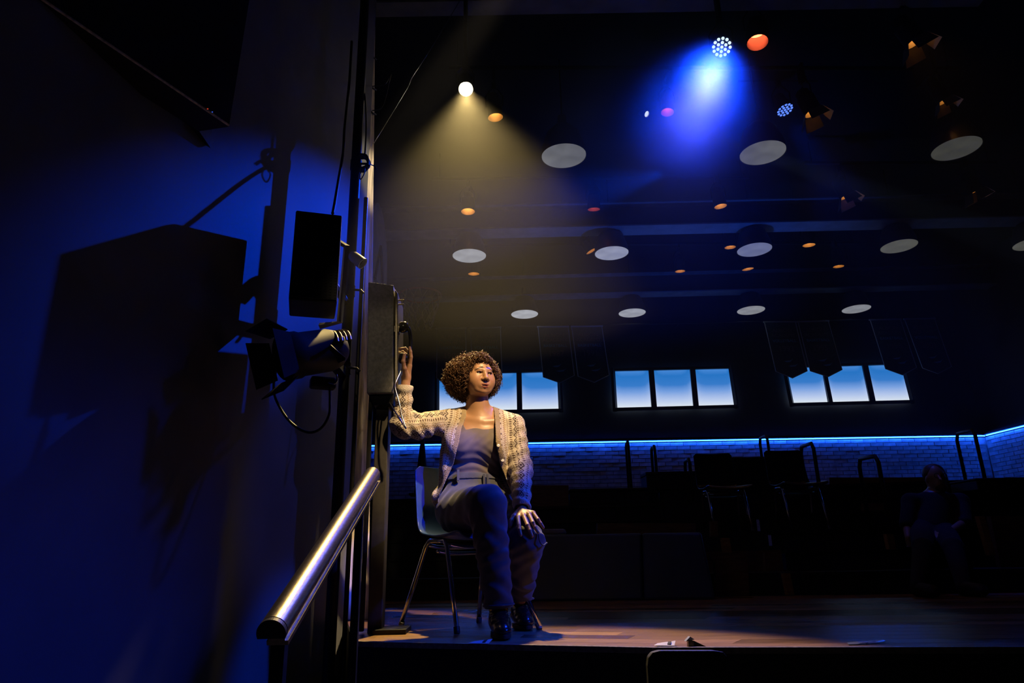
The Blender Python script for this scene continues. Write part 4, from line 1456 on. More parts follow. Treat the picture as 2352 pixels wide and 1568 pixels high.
HEAD = [(he((0, -.022, .030), (.071, .088, .066)), .02), (he((0, .024, -.018), (.069, .061, .083)), .03), (he((0, .024, -.064), (.057, .051, .041)), .025),
        (he((0, .068, -.094), (.020, .016, .015)), .018), (hc((-.030, .058, -.088), (.030, .058, -.088), .015, .015), .02),
        (he((-.041, .048, -.026), (.024, .023, .023)), .035), (he((.041, .048, -.026), (.024, .023, .023)), .035), (he((-.036, .050, -.052), (.026, .026, .028)), .035), (he((.036, .050, -.052), (.026, .026, .028)), .035),
        (hc((-.038, .066, .020), (-.010, .078, .016), .010, .009), .012), (hc((.038, .066, .020), (.010, .078, .016), .010, .009), .012),
        (hc((0, .078, .012), (0, .099, -.026), .0085, .0105), .016), (he((0, .099, -.030), (.0125, .0105, .0100)), .008),
        (he((-.0140, .090, -.034), (.0095, .0095, .0078)), .007), (he((.0140, .090, -.034), (.0095, .0095, .0078)), .007),
        (he((0, .078, -.062), (.031, .014, .020)), .014),
        (hc((-.021, .078, -.0645), (0, .0885, -.0590), .0030, .0046), .006), (hc((.021, .078, -.0645), (0, .0885, -.0590), .0030, .0046), .006),
        (hc((-.018, .078, -.0700), (0, .0860, -.0738), .0034, .0056), .006), (hc((.018, .078, -.0700), (0, .0860, -.0738), .0034, .0056), .006),
        (he((-.073, -.004, -.014), (.008, .017, .028)), .006), (he((.073, -.004, -.014), (.008, .017, .028)), .006), (he((-.071, .004, -.036), (.007, .008, .009)), .005)]
HEADCUT = [(he((-.031, .086, .0005), (.0150, .014, .0058)), .004), (he((.031, .086, .0005), (.0150, .014, .0058)), .004), (he((0, .092, -.0668), (.0185, .013, .0024)), .003),
           (he((-.0055, .096, -.0415), (.0036, .006, .003)), .003), (he((.0055, .096, -.0415), (.0036, .006, .003)), .003)]
LIDS = []
for sx in (-1, 1):
    arc = [(sx * (.031 + .0155 * c), .0805 - .010 * c * c + (.004 if abs(c) < .8 else 0), .0012 + .0068 * (1 - c * c)) for c in (-1, -.5, 0, .5, 1)]
    for A, B in zip(arc[:-1], arc[1:]):
        LIDS.append((hc(A, B, .0024, .0024), .003))
NB = np.array([-.058, 3.578, 1.03])
TORSO = [(('e', (-.085, 3.605, .57), (.165, .130, .11)), .05), (('e', (-.09, 3.605, .72), (.128, .098, .15)), .06), (('e', (-.078, 3.59, .89), (.142, .105, .16)), .05),
         (('e', (-.062, 3.585, .985), (.160, .078, .075)), .04), (('e', (-.130, 3.525, .885), (.070, .060, .070)), .05), (('e', (-.016, 3.520, .880), (.070, .060, .070)), .05),
         (('c', (-.06, 3.59, 1.02), (-.215, 3.585, 1.015), .050, .052), .04), (('c', (-.05, 3.59, 1.02), (.115, 3.59, .995), .050, .052), .04),
         (('c', NB - [0, 0, .06], HD - Uv * .06 - Fv * .016, .062, .058), .03), (('c', NB + [-.02, .02, .05], (-.20, 3.60, 1.03), .034, .034), .035), (('c', NB + [.02, .02, .05], (.10, 3.60, 1.01), .034, .034), .035),
         (('c', (-.055, 3.515, 1.005), (-.165, 3.535, 1.030), .010, .010), .02), (('c', (-.030, 3.515, 1.0), (.08, 3.54, 1.015), .010, .010), .02)]
S_R, E_R, W_R = np.array([-.215, 3.58, 1.020]), at(922, 975, 3.46), at(931, 884, 3.44)
S_L, E_L, W_L = np.array([.118, 3.585, .990]), at(1196, 1078, 3.53), at(1199, 1172, 3.37)
ARMS = [(('c', S_R, E_R, .045, .036), .02), (('c', E_R, W_R, .036, .024), .02), (('c', S_L, E_L, .045, .036), .02), (('c', E_L, W_L, .036, .024), .02)]


def chain(pts, k=.005):
    """pts: (px, py, Y, r)"""
    P = [at(*p[:3]) for p in pts]
    return [(('c', P[i], P[i + 1], pts[i][3], pts[i + 1][3]), k) for i in range(len(P) - 1)]


HAND_R = [(('c', at(931, 890, 3.44), at(933, 868, 3.438), .0235, .023), .01), (('c', at(933, 868, 3.438), at(941, 840, 3.42), .020, .013), .012), (('c', at(933, 868, 3.445), at(936, 845, 3.46), .020, .013), .012), (('c', at(933, 866, 3.44), at(940, 838, 3.44), .019, .013), .012)]
HAND_R += chain([(932, 866, 3.425, .016), (929, 846, 3.39, .0115), (926, 830, 3.375, .0100), (929, 814, 3.372, .0082)], .006)
HAND_R += chain([(941, 840, 3.42, .0105), (944, 820, 3.405, .0092), (943, 808, 3.40, .0084), (941, 798, 3.40, .0072)], .003)
HAND_R += chain([(940, 836, 3.44, .0105), (941, 812, 3.452, .0092), (931, 800, 3.458, .0084), (920, 801, 3.448, .0072)], .003)
HAND_R += chain([(938, 840, 3.455, .010), (937, 818, 3.475, .009), (925, 808, 3.476, .0082), (914, 813, 3.462, .007)], .003)
HAND_R += chain([(935, 847, 3.465, .009), (932, 828, 3.485, .008), (921, 822, 3.484, .0072), (913, 827, 3.472, .0062)], .003)
HAND_L = [(('c', at(1199, 1166, 3.38), at(1199, 1178, 3.345), .023, .021), .012)]
for kx, ky, kY in ((1190, 1189, 3.292), (1203, 1185, 3.286), (1215, 1181, 3.292), (1225, 1178, 3.305)):
    HAND_L.append((('c', at(1199, 1175, 3.355), at(kx, ky, kY), .018, .0118), .010))
HAND_L += chain([(1190, 1189, 3.290, .0108), (1192, 1206, 3.238, .0094), (1193, 1216, 3.222, .0086), (1196, 1228, 3.214, .0074)], .003)
HAND_L += chain([(1203, 1185, 3.284, .0108), (1212, 1206, 3.230, .0096), (1217, 1218, 3.214, .0086), (1222, 1231, 3.208, .0074)], .003)
HAND_L += chain([(1215, 1181, 3.290, .0104), (1224, 1200, 3.240, .0092), (1229, 1211, 3.228, .0084), (1236, 1222, 3.222, .0072)], .003)
HAND_L += chain([(1225, 1178, 3.302, .0095), (1236, 1193, 3.262, .0084), (1242, 1202, 3.252, .0076), (1248, 1211, 3.248, .0064)], .003)
HAND_L += chain([(1190, 1176, 3.35, .015), (1180, 1186, 3.320, .0118), (1174, 1196, 3.300, .0102), (1172, 1208, 3.285, .0084)], .006)
H_R, K_R, A_R = np.array([-.165, 3.60, .555]), at(1118, 1158, 3.20), np.array([.028, 3.215, .10])
H_L, K_L, A_L = np.array([.01, 3.60, .55]), at(1208, 1244, 3.315), np.array([.136, 3.575, .10])
LEGS = [(('c', H_R, K_R, .075, .055), .03), (('c', K_R, A_R, .05, .036), .02), (('c', H_L, K_L, .075, .055), .03), (('c', K_L, A_L, .05, .036), .02)]

parts = []
fd = Field(HD - [.13, .14, .165], HD + [.13, .14, .13], .0017)
for p, k in TORSO + HEAD:
    fd.add(p, k)
for p, k in HEADCUT:
    fd.sub(p, k)
for p, k in LIDS:
    fd.add(p, k)
V, F = fd.mesh()
zc_ = fd.lo[2] + .004
hz_ = fd.ax[2][0] + 1.6 * fd.res
F = F[~(V[F][:, :, 2] < hz_).all(1)]
parts.append((V, F))
head_n = len(V)
fd = Field((-.30, 3.40, .60), (.20, 3.74, HD[2] - .157), .003)
for p, k in TORSO + HEAD:
    fd.add(p, k)
V, F = fd.mesh()
F = F[~(V[F][:, :, 2] > fd.ax[2][-1] - 1.6 * fd.res).all(1)]
parts.append((V, F))
for H in (HAND_R, HAND_L):
    P = np.array([q for p, k in H for q in (p[1], p[2])])
    fd = Field(P.min(0) - .03, P.max(0) + .03, .0017)
    for p, k in H:
        fd.add(p, k)
    parts.append(fd.mesh())
fd = Field((-.55, 2.9, .03), (.32, 3.8, 1.12), .010)
for p, k in TORSO + ARMS + LEGS:
    fd.add(p, k, -.012)
parts.append(fd.mesh())
V, F = merge(parts)
body = np_mesh('body', V, F)
base = np.array([.40, .215, .115])
tint = np.tile(base, (len(V), 1))
d = V[:head_n] - HD
lx, ly, lz = d @ Lv, d @ Fv, d @ Uv


def blend(mask, col):
    m = np.clip(mask, 0, 1)[:, None]
    tint[:head_n] = tint[:head_n] * (1 - m) + np.array(col) * m


front = ly > .05
cheek = np.exp(-(((np.abs(lx) - .038) / .02) ** 2 + ((lz + .03) / .02) ** 2)) * front
blend(cheek * .35, (.42, .16, .09))
lip = np.maximum(1 - (((lx) / .0245) ** 2 + ((lz + .0612) / .0058) ** 2), 1 - (((lx) / .021) ** 2 + ((lz + .0728) / .0070) ** 2)) * front * (ly > .070)
blend(lip * 3, (.26, .075, .055))
mouth = (1 - ((lx / .018) ** 2 + ((lz + .0668) / .0024) ** 2)) * front
blend(mouth * 2, (.05, .012, .010))
for sx in (-1, 1):
    u = (sx * lx - .030) / .021
    zc = .0255 - .0085 * u - .006 * u * u * (u > 0)
    th = .0036 * (1 - .45 * np.clip(u, -1, 1))
    brow = (np.abs(u) < 1.02) * np.clip(1.6 - np.abs(lz - zc) / th, 0, 1) * (ly > .04)
    blend(brow * .93, (.028, .014, .009))
    eyec = ((sx * lx - .031) / .0175) ** 2 + ((lz - .0015) / .0088) ** 2
    blend(np.clip(1.6 - eyec, 0, 1) * .5 * front, (.16, .075, .045))
    lash = (np.abs((sx * lx - .031)) < .0165) * np.clip(1 - np.abs(lz - (.0018 + .0062 * (1 - ((sx * lx - .031) / .0155) ** 2))) / .0022, 0, 1) * front
    blend(lash, (.03, .016, .012))
nos = (1 - (((np.abs(lx) - .0058) / .0034) ** 2 + ((lz + .0415) / .003) ** 2)) * (ly > .08)
blend(nos * 2, (.06, .022, .014))
vattr(body, 'tint', np.concatenate([tint, np.ones((len(V), 1))], 1), 'FLOAT_COLOR')
woman = thing('person', (CH0[0], CH0[1], 0.0), 'seated woman with curly hair in a patterned cardigan, one hand raised to the pay phone', 'person')
link('body', body, SKIN, woman, smooth=True)
# eyes
EW = mat('eye_white', (.62, .58, .54), .15)
EI = mat('brown_iris', (.045, .020, .010), .1)
for sx in (-1, 1):
    c = hl(sx * .031, .0690, .0005)
    g = unit(Fv * .92 + Lv * .30 + Uv * .10)
    e = MB().lathe(c - g * .0122, g, [(.0122 - .0122 * cos(q), .0122 * sin(q) + 1e-5) for q in np.linspace(0, pi, 13)], 20).build('eye', EW, woman, smooth=True)
    MB().lathe(c + g * .01125, g, [(0, .0056), (.0008, .0050), (.0012, .001)], 18).build('iris', EI, e, smooth=True)

# hair: soft core plus curls
HC = at(1084, 866, 3.585)
hr_ = np.array([.152, .138, .126])
fd = Field(HC - .2, HC + .2, .005)
fd.add(('e', HC, hr_ * .76), .02)
fd.add(he((0, -.028, .034), (.082, .096, .072)), .03)
X, Y, Z = fd.grid()
wob = .006 * np.sin(X * 190 + 2 * np.sin(Z * 120)) * np.sin(Y * 170 + 1) * np.sin(Z * 180 + 2 * np.sin(X * 90))
fd.f = (fd.f + wob).astype(np.float32)
fd.sub(he((-.004, .10, -.030), (.078, .104, .098)), .01)
fd.sub(('c', NB, HD - Uv * .05, .05, .045), .01)
fd.f = np.maximum(fd.f, (HC[2] - .118 - Z).astype(np.float32))
V, F = fd.mesh()
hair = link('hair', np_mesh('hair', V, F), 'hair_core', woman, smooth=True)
N, S = 5200, 20
dirs = RNG.normal(size=(N * 3, 3))
dirs /= np.linalg.norm(dirs, axis=1)[:, None]
rad = RNG.uniform(.70, 1.0, N * 3) ** .8
P = HC + dirs * hr_ * rad[:, None]
P[:, 2] -= .006
dd = P - HD
lx, ly, lz = dd @ Lv, dd @ Fv, dd @ Uv
facewin = (ly > .006) & (lx > -.081) & (lx < .072) & (lz < .069 - 3.0 * np.maximum(0, np.abs(lx) - .028) ** 1.25)
tooin = ((lx / .072) ** 2 + ((ly + .02) / .085) ** 2 + ((lz - .02) / .075) ** 2) < 1
neck = (lz < -.10) & (np.abs(lx) < .05) & (ly > -.05)
keep = ~(facewin | tooin | neck)
P, dirs = P[keep][:N], dirs[keep][:N]
# a denser fringe along the hairline
th = RNG.uniform(-1.9, 1.9, 900)
el = RNG.uniform(0, 1, 900)
fr = np.stack([.080 * np.sin(th) * (1 - .55 * el), -.012 + .078 * np.cos(th) * (1 - .35 * el), .072 + .030 * el ** .8 - .020 * np.abs(np.sin(th)) ** 2], 1)
fr += RNG.normal(size=fr.shape) * .004
fr = fr[(fr[:, 2] > .058)]
FP = HD + fr @ np.stack([Lv, Fv, Uv])
P = np.concatenate([P, FP])
dirs = np.concatenate([dirs, (FP - HD) / np.linalg.norm(FP - HD, axis=1)[:, None]])
N = len(P)
ax = dirs * .45 + RNG.normal(size=(N, 3)) * .45 + np.array([0, 0, -.75])
ax /= np.linalg.norm(ax, axis=1)[:, None]
e1 = np.cross(ax, RNG.normal(size=(N, 3)))
e1 /= np.linalg.norm(e1, axis=1)[:, None]
e2 = np.cross(ax, e1)
t = np.linspace(0, 1, S)
Lc = RNG.uniform(.030, .055, N)
rc = RNG.uniform(.0045, .0095, N)
tw = RNG.uniform(1.4, 2.8, N) * 2 * pi * RNG.choice([-1, 1], N)
ph = RNG.uniform(0, 6.28, N)
ang = tw[:, None] * t[None] + ph[:, None]
cen = P[:, None] + ax[:, None] * (Lc[:, None, None] * (t[None, :, None] - .5)) + rc[:, None, None] * (np.cos(ang)[..., None] * e1[:, None] + np.sin(ang)[..., None] * e2[:, None])
tan = np.gradient(cen, axis=1)
tan /= np.linalg.norm(tan, axis=2)[..., None]
n1 = np.cross(tan, ax[:, None])
n1 /= np.linalg.norm(n1, axis=2)[..., None] + 1e-9
n2 = np.cross(tan, n1)
wd = .0019 * (1 - .6 * t ** 3)[None, :, None]
ring = np.stack([cen + wd * (cos(q) * n1 + sin(q) * n2) for q in (0, 2.094, 4.189)], 2)
CV = ring.reshape(-1, 3)
b = (np.arange(N)[:, None, None] * S + np.arange(S - 1)[None, :, None]) * 3
kk = np.arange(3)[None, None]
k2 = (kk + 1) % 3
CF = np.stack([b + kk, b + k2, b + 3 + k2, b + 3 + kk], -1).reshape(-1, 4)
link('curls', np_mesh('curls', CV, CF), 'hair', hair, smooth=True, kind='stuff')

# ------------------------------------------------------------------ tank top
xc = -.055
fd = Field((-.30, 3.40, .66), (.18, 3.76, 1.06), .0035)
for p, k in TORSO:
    fd.add(p, k, .004)
X, Y, Z = fd.grid()
fold = .0022 * np.sin((Z + .35 * (X - xc)) * 150 + 3 * np.sin(X * 25)) * np.exp(-((Z - .78) / .07) ** 2) + .0016 * np.sin((Z * 1.0 - .9 * X) * 110) * np.exp(-((Z - .90) / .05) ** 2)
fd.f = (fd.f + fold).astype(np.float32)
fd.f = np.maximum(fd.f, (Z - (.962 + 2.2 * np.maximum(0, np.abs(X - xc) - .070)) - .004 * np.sin(X * 60)).astype(np.float32))
fd.f = np.maximum(fd.f, (.70 - Z).astype(np.float32) + 0 * fd.f)
V, F = fd.mesh()
link('tank_top', np_mesh('tank_top', relax(V, F, 1), F), 'tank', woman, smooth=True)

# ------------------------------------------------------------------ jeans
fd = Field((-.34, 2.98, .085), (.34, 3.80, .76), .004)
JE = [(('e', (-.085, 3.60, .575), (.180, .140, .12)), .05), (('e', (-.09, 3.605, .70), (.136, .108, .10)), .05),
      (('c', H_R + [-.005, 0, .005], K_R, .112, .086), .05), (('c', K_R, A_R + [0, 0, .035], .086, .064), .03),
      (('c', H_L + [.01, 0, -.005], K_L, .108, .082), .05), (('c', K_L, A_L + [0, 0, .04], .082, .062), .03)]
for p, k in JE:
    fd.add(p, k)
X, Y, Z = fd.grid()
s1 = np.sin((Z * 1.0 + .5 * X) * 85 + 2 * np.sin(Y * 30)) * np.exp(-((Z - .19) / .07) ** 2)
s2 = np.sin((Z + .9 * (Y - 3.3)) * 75 + 1.5 * np.sin(X * 40)) * np.exp(-((Z - .42) / .10) ** 2)
s3 = np.sin((X * .8 - Y * .6) * 70 + 2 * np.sin(Z * 25)) * np.exp(-((Z - .62) / .06) ** 2)
s4 = np.sin((X * 1.0 + .25 * np.sin(Z * 9)) * 60 + 1.0) * np.exp(-((Z - .30) / .14) ** 2)
fd.f = (fd.f + .0052 * s1 + .0042 * s2 + .0035 * s3 + .003 * s4).astype(np.float32)
fd.f = np.maximum(fd.f, (Z - .742).astype(np.float32) + 0 * fd.f)
fd.f = np.maximum(fd.f, (.118 + .05 * (X - .05) - Z).astype(np.float32) + 0 * fd.f)
V, F = fd.mesh()
jeans = link('jeans', np_mesh('jeans', relax(V, F, 2), F), 'denim', woman, smooth=True)
fd = Field((-.30, 3.40, .69), (.12, 3.80, .76), .003)
for p, k in JE[:2]:
    fd.add(p, k, .005)
X, Y, Z = fd.grid()
fd.f = np.maximum(fd.f, (np.abs(Z - .7285) - .017).astype(np.float32) + 0 * fd.f)
V, F = fd.mesh()
link('waistband', np_mesh('waistband', V, F), 'denim', jeans, smooth=True)
for px_, py_ in ((1052, 1086), (1112, 1095), (1120, 1096)):
    p = at(px_, py_, 3.487)
    MB().box(p + [0, .004, -.01], (.012, .012, .055)).build('belt_loop', 'denim', jeans, bevel=.002)
for K, A, q in ((K_R, A_R, .0), (K_L, A_L, .0)):
    rr = .067
    ring_ = [A + [rr * cos(w), rr * sin(w), .030 + .05 * (rr * cos(w))] for w in np.linspace(0, 2 * pi, 28, endpoint=False)]
    MB().tube(ring_, .0045, 6, closed=True).build('hem', 'denim', jeans, smooth=True)
# frayed slit over one knee
kc = at(1251, 1238, 3.27)
MB().tube(spline([at(1236, 1222, 3.235), at(1240, 1243, 3.232), at(1248, 1252, 3.24), at(1256, 1246, 3.262)], 5), .0035, 6).build('torn_edge', 'denim', jeans, smooth=True)

# ------------------------------------------------------------------ boots
for A, dirf, lab in ((A_R, unit((.12, -.99, 0)), 'r'), (A_L, unit((.16, -.98, 0)), 'l')):
    sd = np.array([-dirf[1], dirf[0], 0])
    R3 = np.stack([sd, dirf, np.array([0, 0, 1.0])], 1)
    heel, toe = A - dirf * .035, A + dirf * .155
    c2 = lambda p, z: np.array([p[0], p[1], z])
    fd = Field(np.minimum(c2(heel, 0), c2(toe, 0)) - [.09, .09, .02], np.maximum(c2(heel, .2), c2(toe, .2)) + [.09, .09, .0], .003)
    fd.add(('c', c2(A, .19), c2(A - dirf * .010, .07), .047, .040), .02)
    fd.add(('c', c2(heel, .052), c2(A + dirf * .05, .055), .036, .040), .03)
    fd.add(('c', c2(A + dirf * .04, .060), c2(toe - dirf * .035, .038), .038, .027), .03)
    fd.add(('e', c2(toe - dirf * .045, .036), (.038, .058, .026), R3), .02)
    X, Y, Z = fd.grid()
    fd.f = (fd.f + .0012 * np.sin((Z + .4 * Y) * 260) * np.exp(-((Z - .09) / .025) ** 2)).astype(np.float32)
    fd.f = np.maximum(fd.f, (.020 - Z).astype(np.float32) + 0 * fd.f)
    V, F = fd.mesh()
    boot = link('boot', np_mesh('boot', relax(V, F, 1), F), 'leather', woman, smooth=True)
    sole = MB()
    out = []
    for q in np.linspace(0, 2 * pi, 32, endpoint=False):
        yy = sin(q)
        ctr = A + dirf * .058
        out.append(c2(ctr + dirf * (.108 * yy) + sd * (.044 - .006 * (yy < 0)) * cos(q) * (1 - .12 * max(yy, 0)), .006))
    sole.prism(out, (0, 0, .018))
    sole.build('sole', 'sole', boot, bevel=.003)
    hb = [c2(heel + dirf * y + sd * x, 0.0005) for x, y in ((-.03, -.028), (.03, -.028), (.034, .03), (-.034, .03))]
    MB().prism(hb, (0, 0, .02)).build('heel', 'sole', boot, bevel=.003)

# ------------------------------------------------------------------ cardigan
XL = [(1.20, at(1074, 925, 3.5)[0]), (1.03, at(1070, 945, 3.49)[0]), (.96, at(1060, 992, 3.46)[0]), (.88, at(1054, 1030, 3.46)[0]), (.78, at(1040, 1075, 3.45)[0]), (.70, at(1022, 1115, 3.45)[0]), (.62, at(1004, 1150, 3.44)[0]), (.5, at(996, 1190, 3.44)[0])]
XR = [(1.20, at(1130, 925, 3.5)[0]), (1.03, at(1136, 945, 3.49)[0]), (.96, at(1138, 992, 3.46)[0]), (.88, at(1139, 1030, 3.46)[0]), (.78, at(1149, 1075, 3.45)[0]), (.70, at(1165, 1115, 3.45)[0]), (.62, at(1182, 1150, 3.44)[0]), (.5, at(1195, 1190, 3.44)[0])]


def cut_x(T, z):
    zz = np.array([p[0] for p in T])[::-1]
    xx = np.array([p[1] for p in T])[::-1]
    return np.interp(z, zz, xx)


fd = Field((-.53, 3.22, .54), (.30, 3.86, 1.30), .0034)
CT = [(('e', (-.062, 3.60, .96), (.185, .118, .125)), .05), (('e', (-.075, 3.60, .88), (.185, .140, .14)), .05), (('e', (-.085, 3.61, .75), (.190, .165, .16)), .05), (('e', (-.090, 3.62, .63), (.212, .180, .12)), .05), (('e', (-.150, 3.525, .885), (.085, .088, .10)), .05), (('e', (.005, 3.520, .880), (.085, .088, .10)), .05),
      (('c', (-.06, 3.60, 1.03), S_R, .060, .064), .04), (('c', (-.05, 3.60, 1.03), S_L, .060, .064), .04),
      (('c', NB + [-.025, .03, .045], (-.20, 3.60, 1.035), .042, .042), .03), (('c', NB + [.025, .03, .045], (.10, 3.60, 1.015), .042, .042), .03)]
for p, k in CT:
    fd.add(p, k)
X, Y, Z = fd.grid()
fold = .006 * np.sin((X + .25 * (Z - .8)) * 78 + 1.2 * np.sin(Z * 14)) * np.clip((1.0 - Z) / .3, 0, 1)
fd.f = (fd.f + fold).astype(np.float32)
fd.f = np.maximum(fd.f, -(fd.f + .011))
hemz = .575 + .22 * np.clip(X + .20, 0, .6) + .08 * np.clip(Y - 3.6, 0, 1)
fd.f = np.maximum(fd.f, (hemz - Z).astype(np.float32))
xl, xr = cut_x(XL, Z), cut_x(XR, Z)
gap = np.maximum(np.maximum(xl - X, X - xr), Y - 3.60)
fd.f = np.maximum(fd.f, (-gap).astype(np.float32))
fd.sub(('c', NB - [0, 0, .02], HD - Uv * .03, .066, .066), .008)
# sleeves
wv = lambda P0, P1, amp, fr: None
SL = [(('c', S_R + [-.004, .0, -.004], E_R + [.0, .0, -.004], .068, .056), .035), (('c', E_R + [0, 0, -.004], W_R + [0, 0, -.012], .054, .038), .03), (('c', S_R * .4 + E_R * .6 + [0, 0, -.035], E_R + [.02, 0, -.016], .045, .045), .04),
      (('c', S_L, E_L, .066, .057), .035), (('c', E_L, W_L + [0, .01, .012], .057, .042), .03)]
g2 = Field((-.53, 3.22, .54), (.30, 3.86, 1.30), .0034)
for p, k in SL:
    g2.add(p, k)


def along(P0, P1):
    d_ = P1 - P0
    L_ = np.linalg.norm(d_)
    d_ = d_ / L_
    return ((X - P0[0]) * d_[0] + (Y - P0[1]) * d_[1] + (Z - P0[2]) * d_[2])


wr = .0042 * np.sin(along(S_L, W_L) * 105 + 2.0 * np.sin(X * 30 + Y * 22)) * (X > .02) + .0042 * np.sin(along(E_R, W_R) * 100 + 2 * np.sin(Y * 25)) * (X < -.36) * (Z > .98) + .0045 * np.sin(along(S_R, E_R) * 85 + 2.5 * np.sin(Z * 30)) * (X < -.20) * (Z < 1.06)
g2.f = (g2.f + wr).astype(np.float32)
dR = along(E_R, W_R) - (np.linalg.norm(W_R - E_R) - .002)
g2.f = np.where((X < -.36) & (Z > 1.05), np.maximum(g2.f, dR), g2.f)
dL = along(E_L, W_L) - (np.linalg.norm(W_L - E_L) - .012)
g2.f = np.where((X > .02) & (Z < .68), np.maximum(g2.f, dL), g2.f)
g2.sub(('c', W_R - unit(W_R - E_R) * .03, W_R + unit(W_R - E_R) * .05, .029, .029), .004)
g2.sub(('c', W_L - unit(W_L - E_L) * .04, W_L + unit(W_L - E_L) * .05, .030, .030), .004)
a, b_, k = fd.f, g2.f, .012
h = np.clip(.5 + .5 * (b_ - a) / k, 0, 1)
fd.f = (b_ * (1 - h) + a * h - k * h * (1 - h)).astype(np.float32)
V, F = fd.mesh()
V = relax(V, F, 1, .5)


def segd(V, P0, P1):
    d_ = P1 - P0
    L_ = np.linalg.norm(d_)
    d_ = d_ / L_
    w_ = V - P0
    s_ = w_ @ d_
    sc = np.clip(s_, 0, L_)
    r_ = w_ - sc[:, None] * d_
    a1 = unit(np.cross(d_, (0, -1, .3)))
    a2 = np.cross(d_, a1)
    return np.linalg.norm(r_, axis=1), s_, np.arctan2(r_ @ a2, r_ @ a1), L_


uvp = np.zeros((len(V), 3))
tc_ = np.array([-.08, 3.61])
uvp[:, 0] = V[:, 0] + .08
uvp[:, 1] = V[:, 2]
exl, exr = np.abs(V[:, 0] - cut_x(XL, V[:, 2])), np.abs(V[:, 0] - cut_x(XR, V[:, 2]))
bw = .026
front_v = V[:, 1] < 3.60
edge = np.minimum(exl, exr)
uvp[:, 2] = ((edge < bw) & front_v & (V[:, 2] > .55)).astype(float)
uvp[:, 0] = np.where(V[:, 0] < -.06, -(V[:, 0] - cut_x(XL, V[:, 2])) , (V[:, 0] - cut_x(XR, V[:, 2])))
hz = .575 + .22 * np.clip(V[:, 0] + .20, 0, .6) + .08 * np.clip(V[:, 1] - 3.6, 0, 1)
uvp[:, 2] = np.maximum(uvp[:, 2], (V[:, 2] < hz + .03) * 1.0)
uF, vF = uvp[:, 0].copy(), uvp[:, 1].copy()
for P0, P1, P2, side in ((S_R, E_R, W_R, -1), (S_L, E_L, W_L, 1)):
    d1, s1_, a1_, L1_ = segd(V, P0, P1)
    d2, s2_, a2_, L2_ = segd(V, P1, P2)
    isarm = (np.minimum(d1, d2) < .085) & ((side * (V[:, 0] - (P0[0] + side * .02)) > 0))
    up_ = d1 < d2
    uvp[:, 0] = np.where(isarm, np.where(up_, a1_ * .058, a2_ * .050), uvp[:, 0])
    uvp[:, 1] = np.where(isarm, np.where(up_, s1_, L1_ + s2_), uvp[:, 1])
    cuff = isarm & ~up_ & (s2_ > L2_ - .042)
    uvp[:, 2] = np.where(isarm, np.where(cuff, 2.0, 0.0), uvp[:, 2])
me = np_mesh('cardigan', V, F)
vattr(me, 'pattern', uvp)


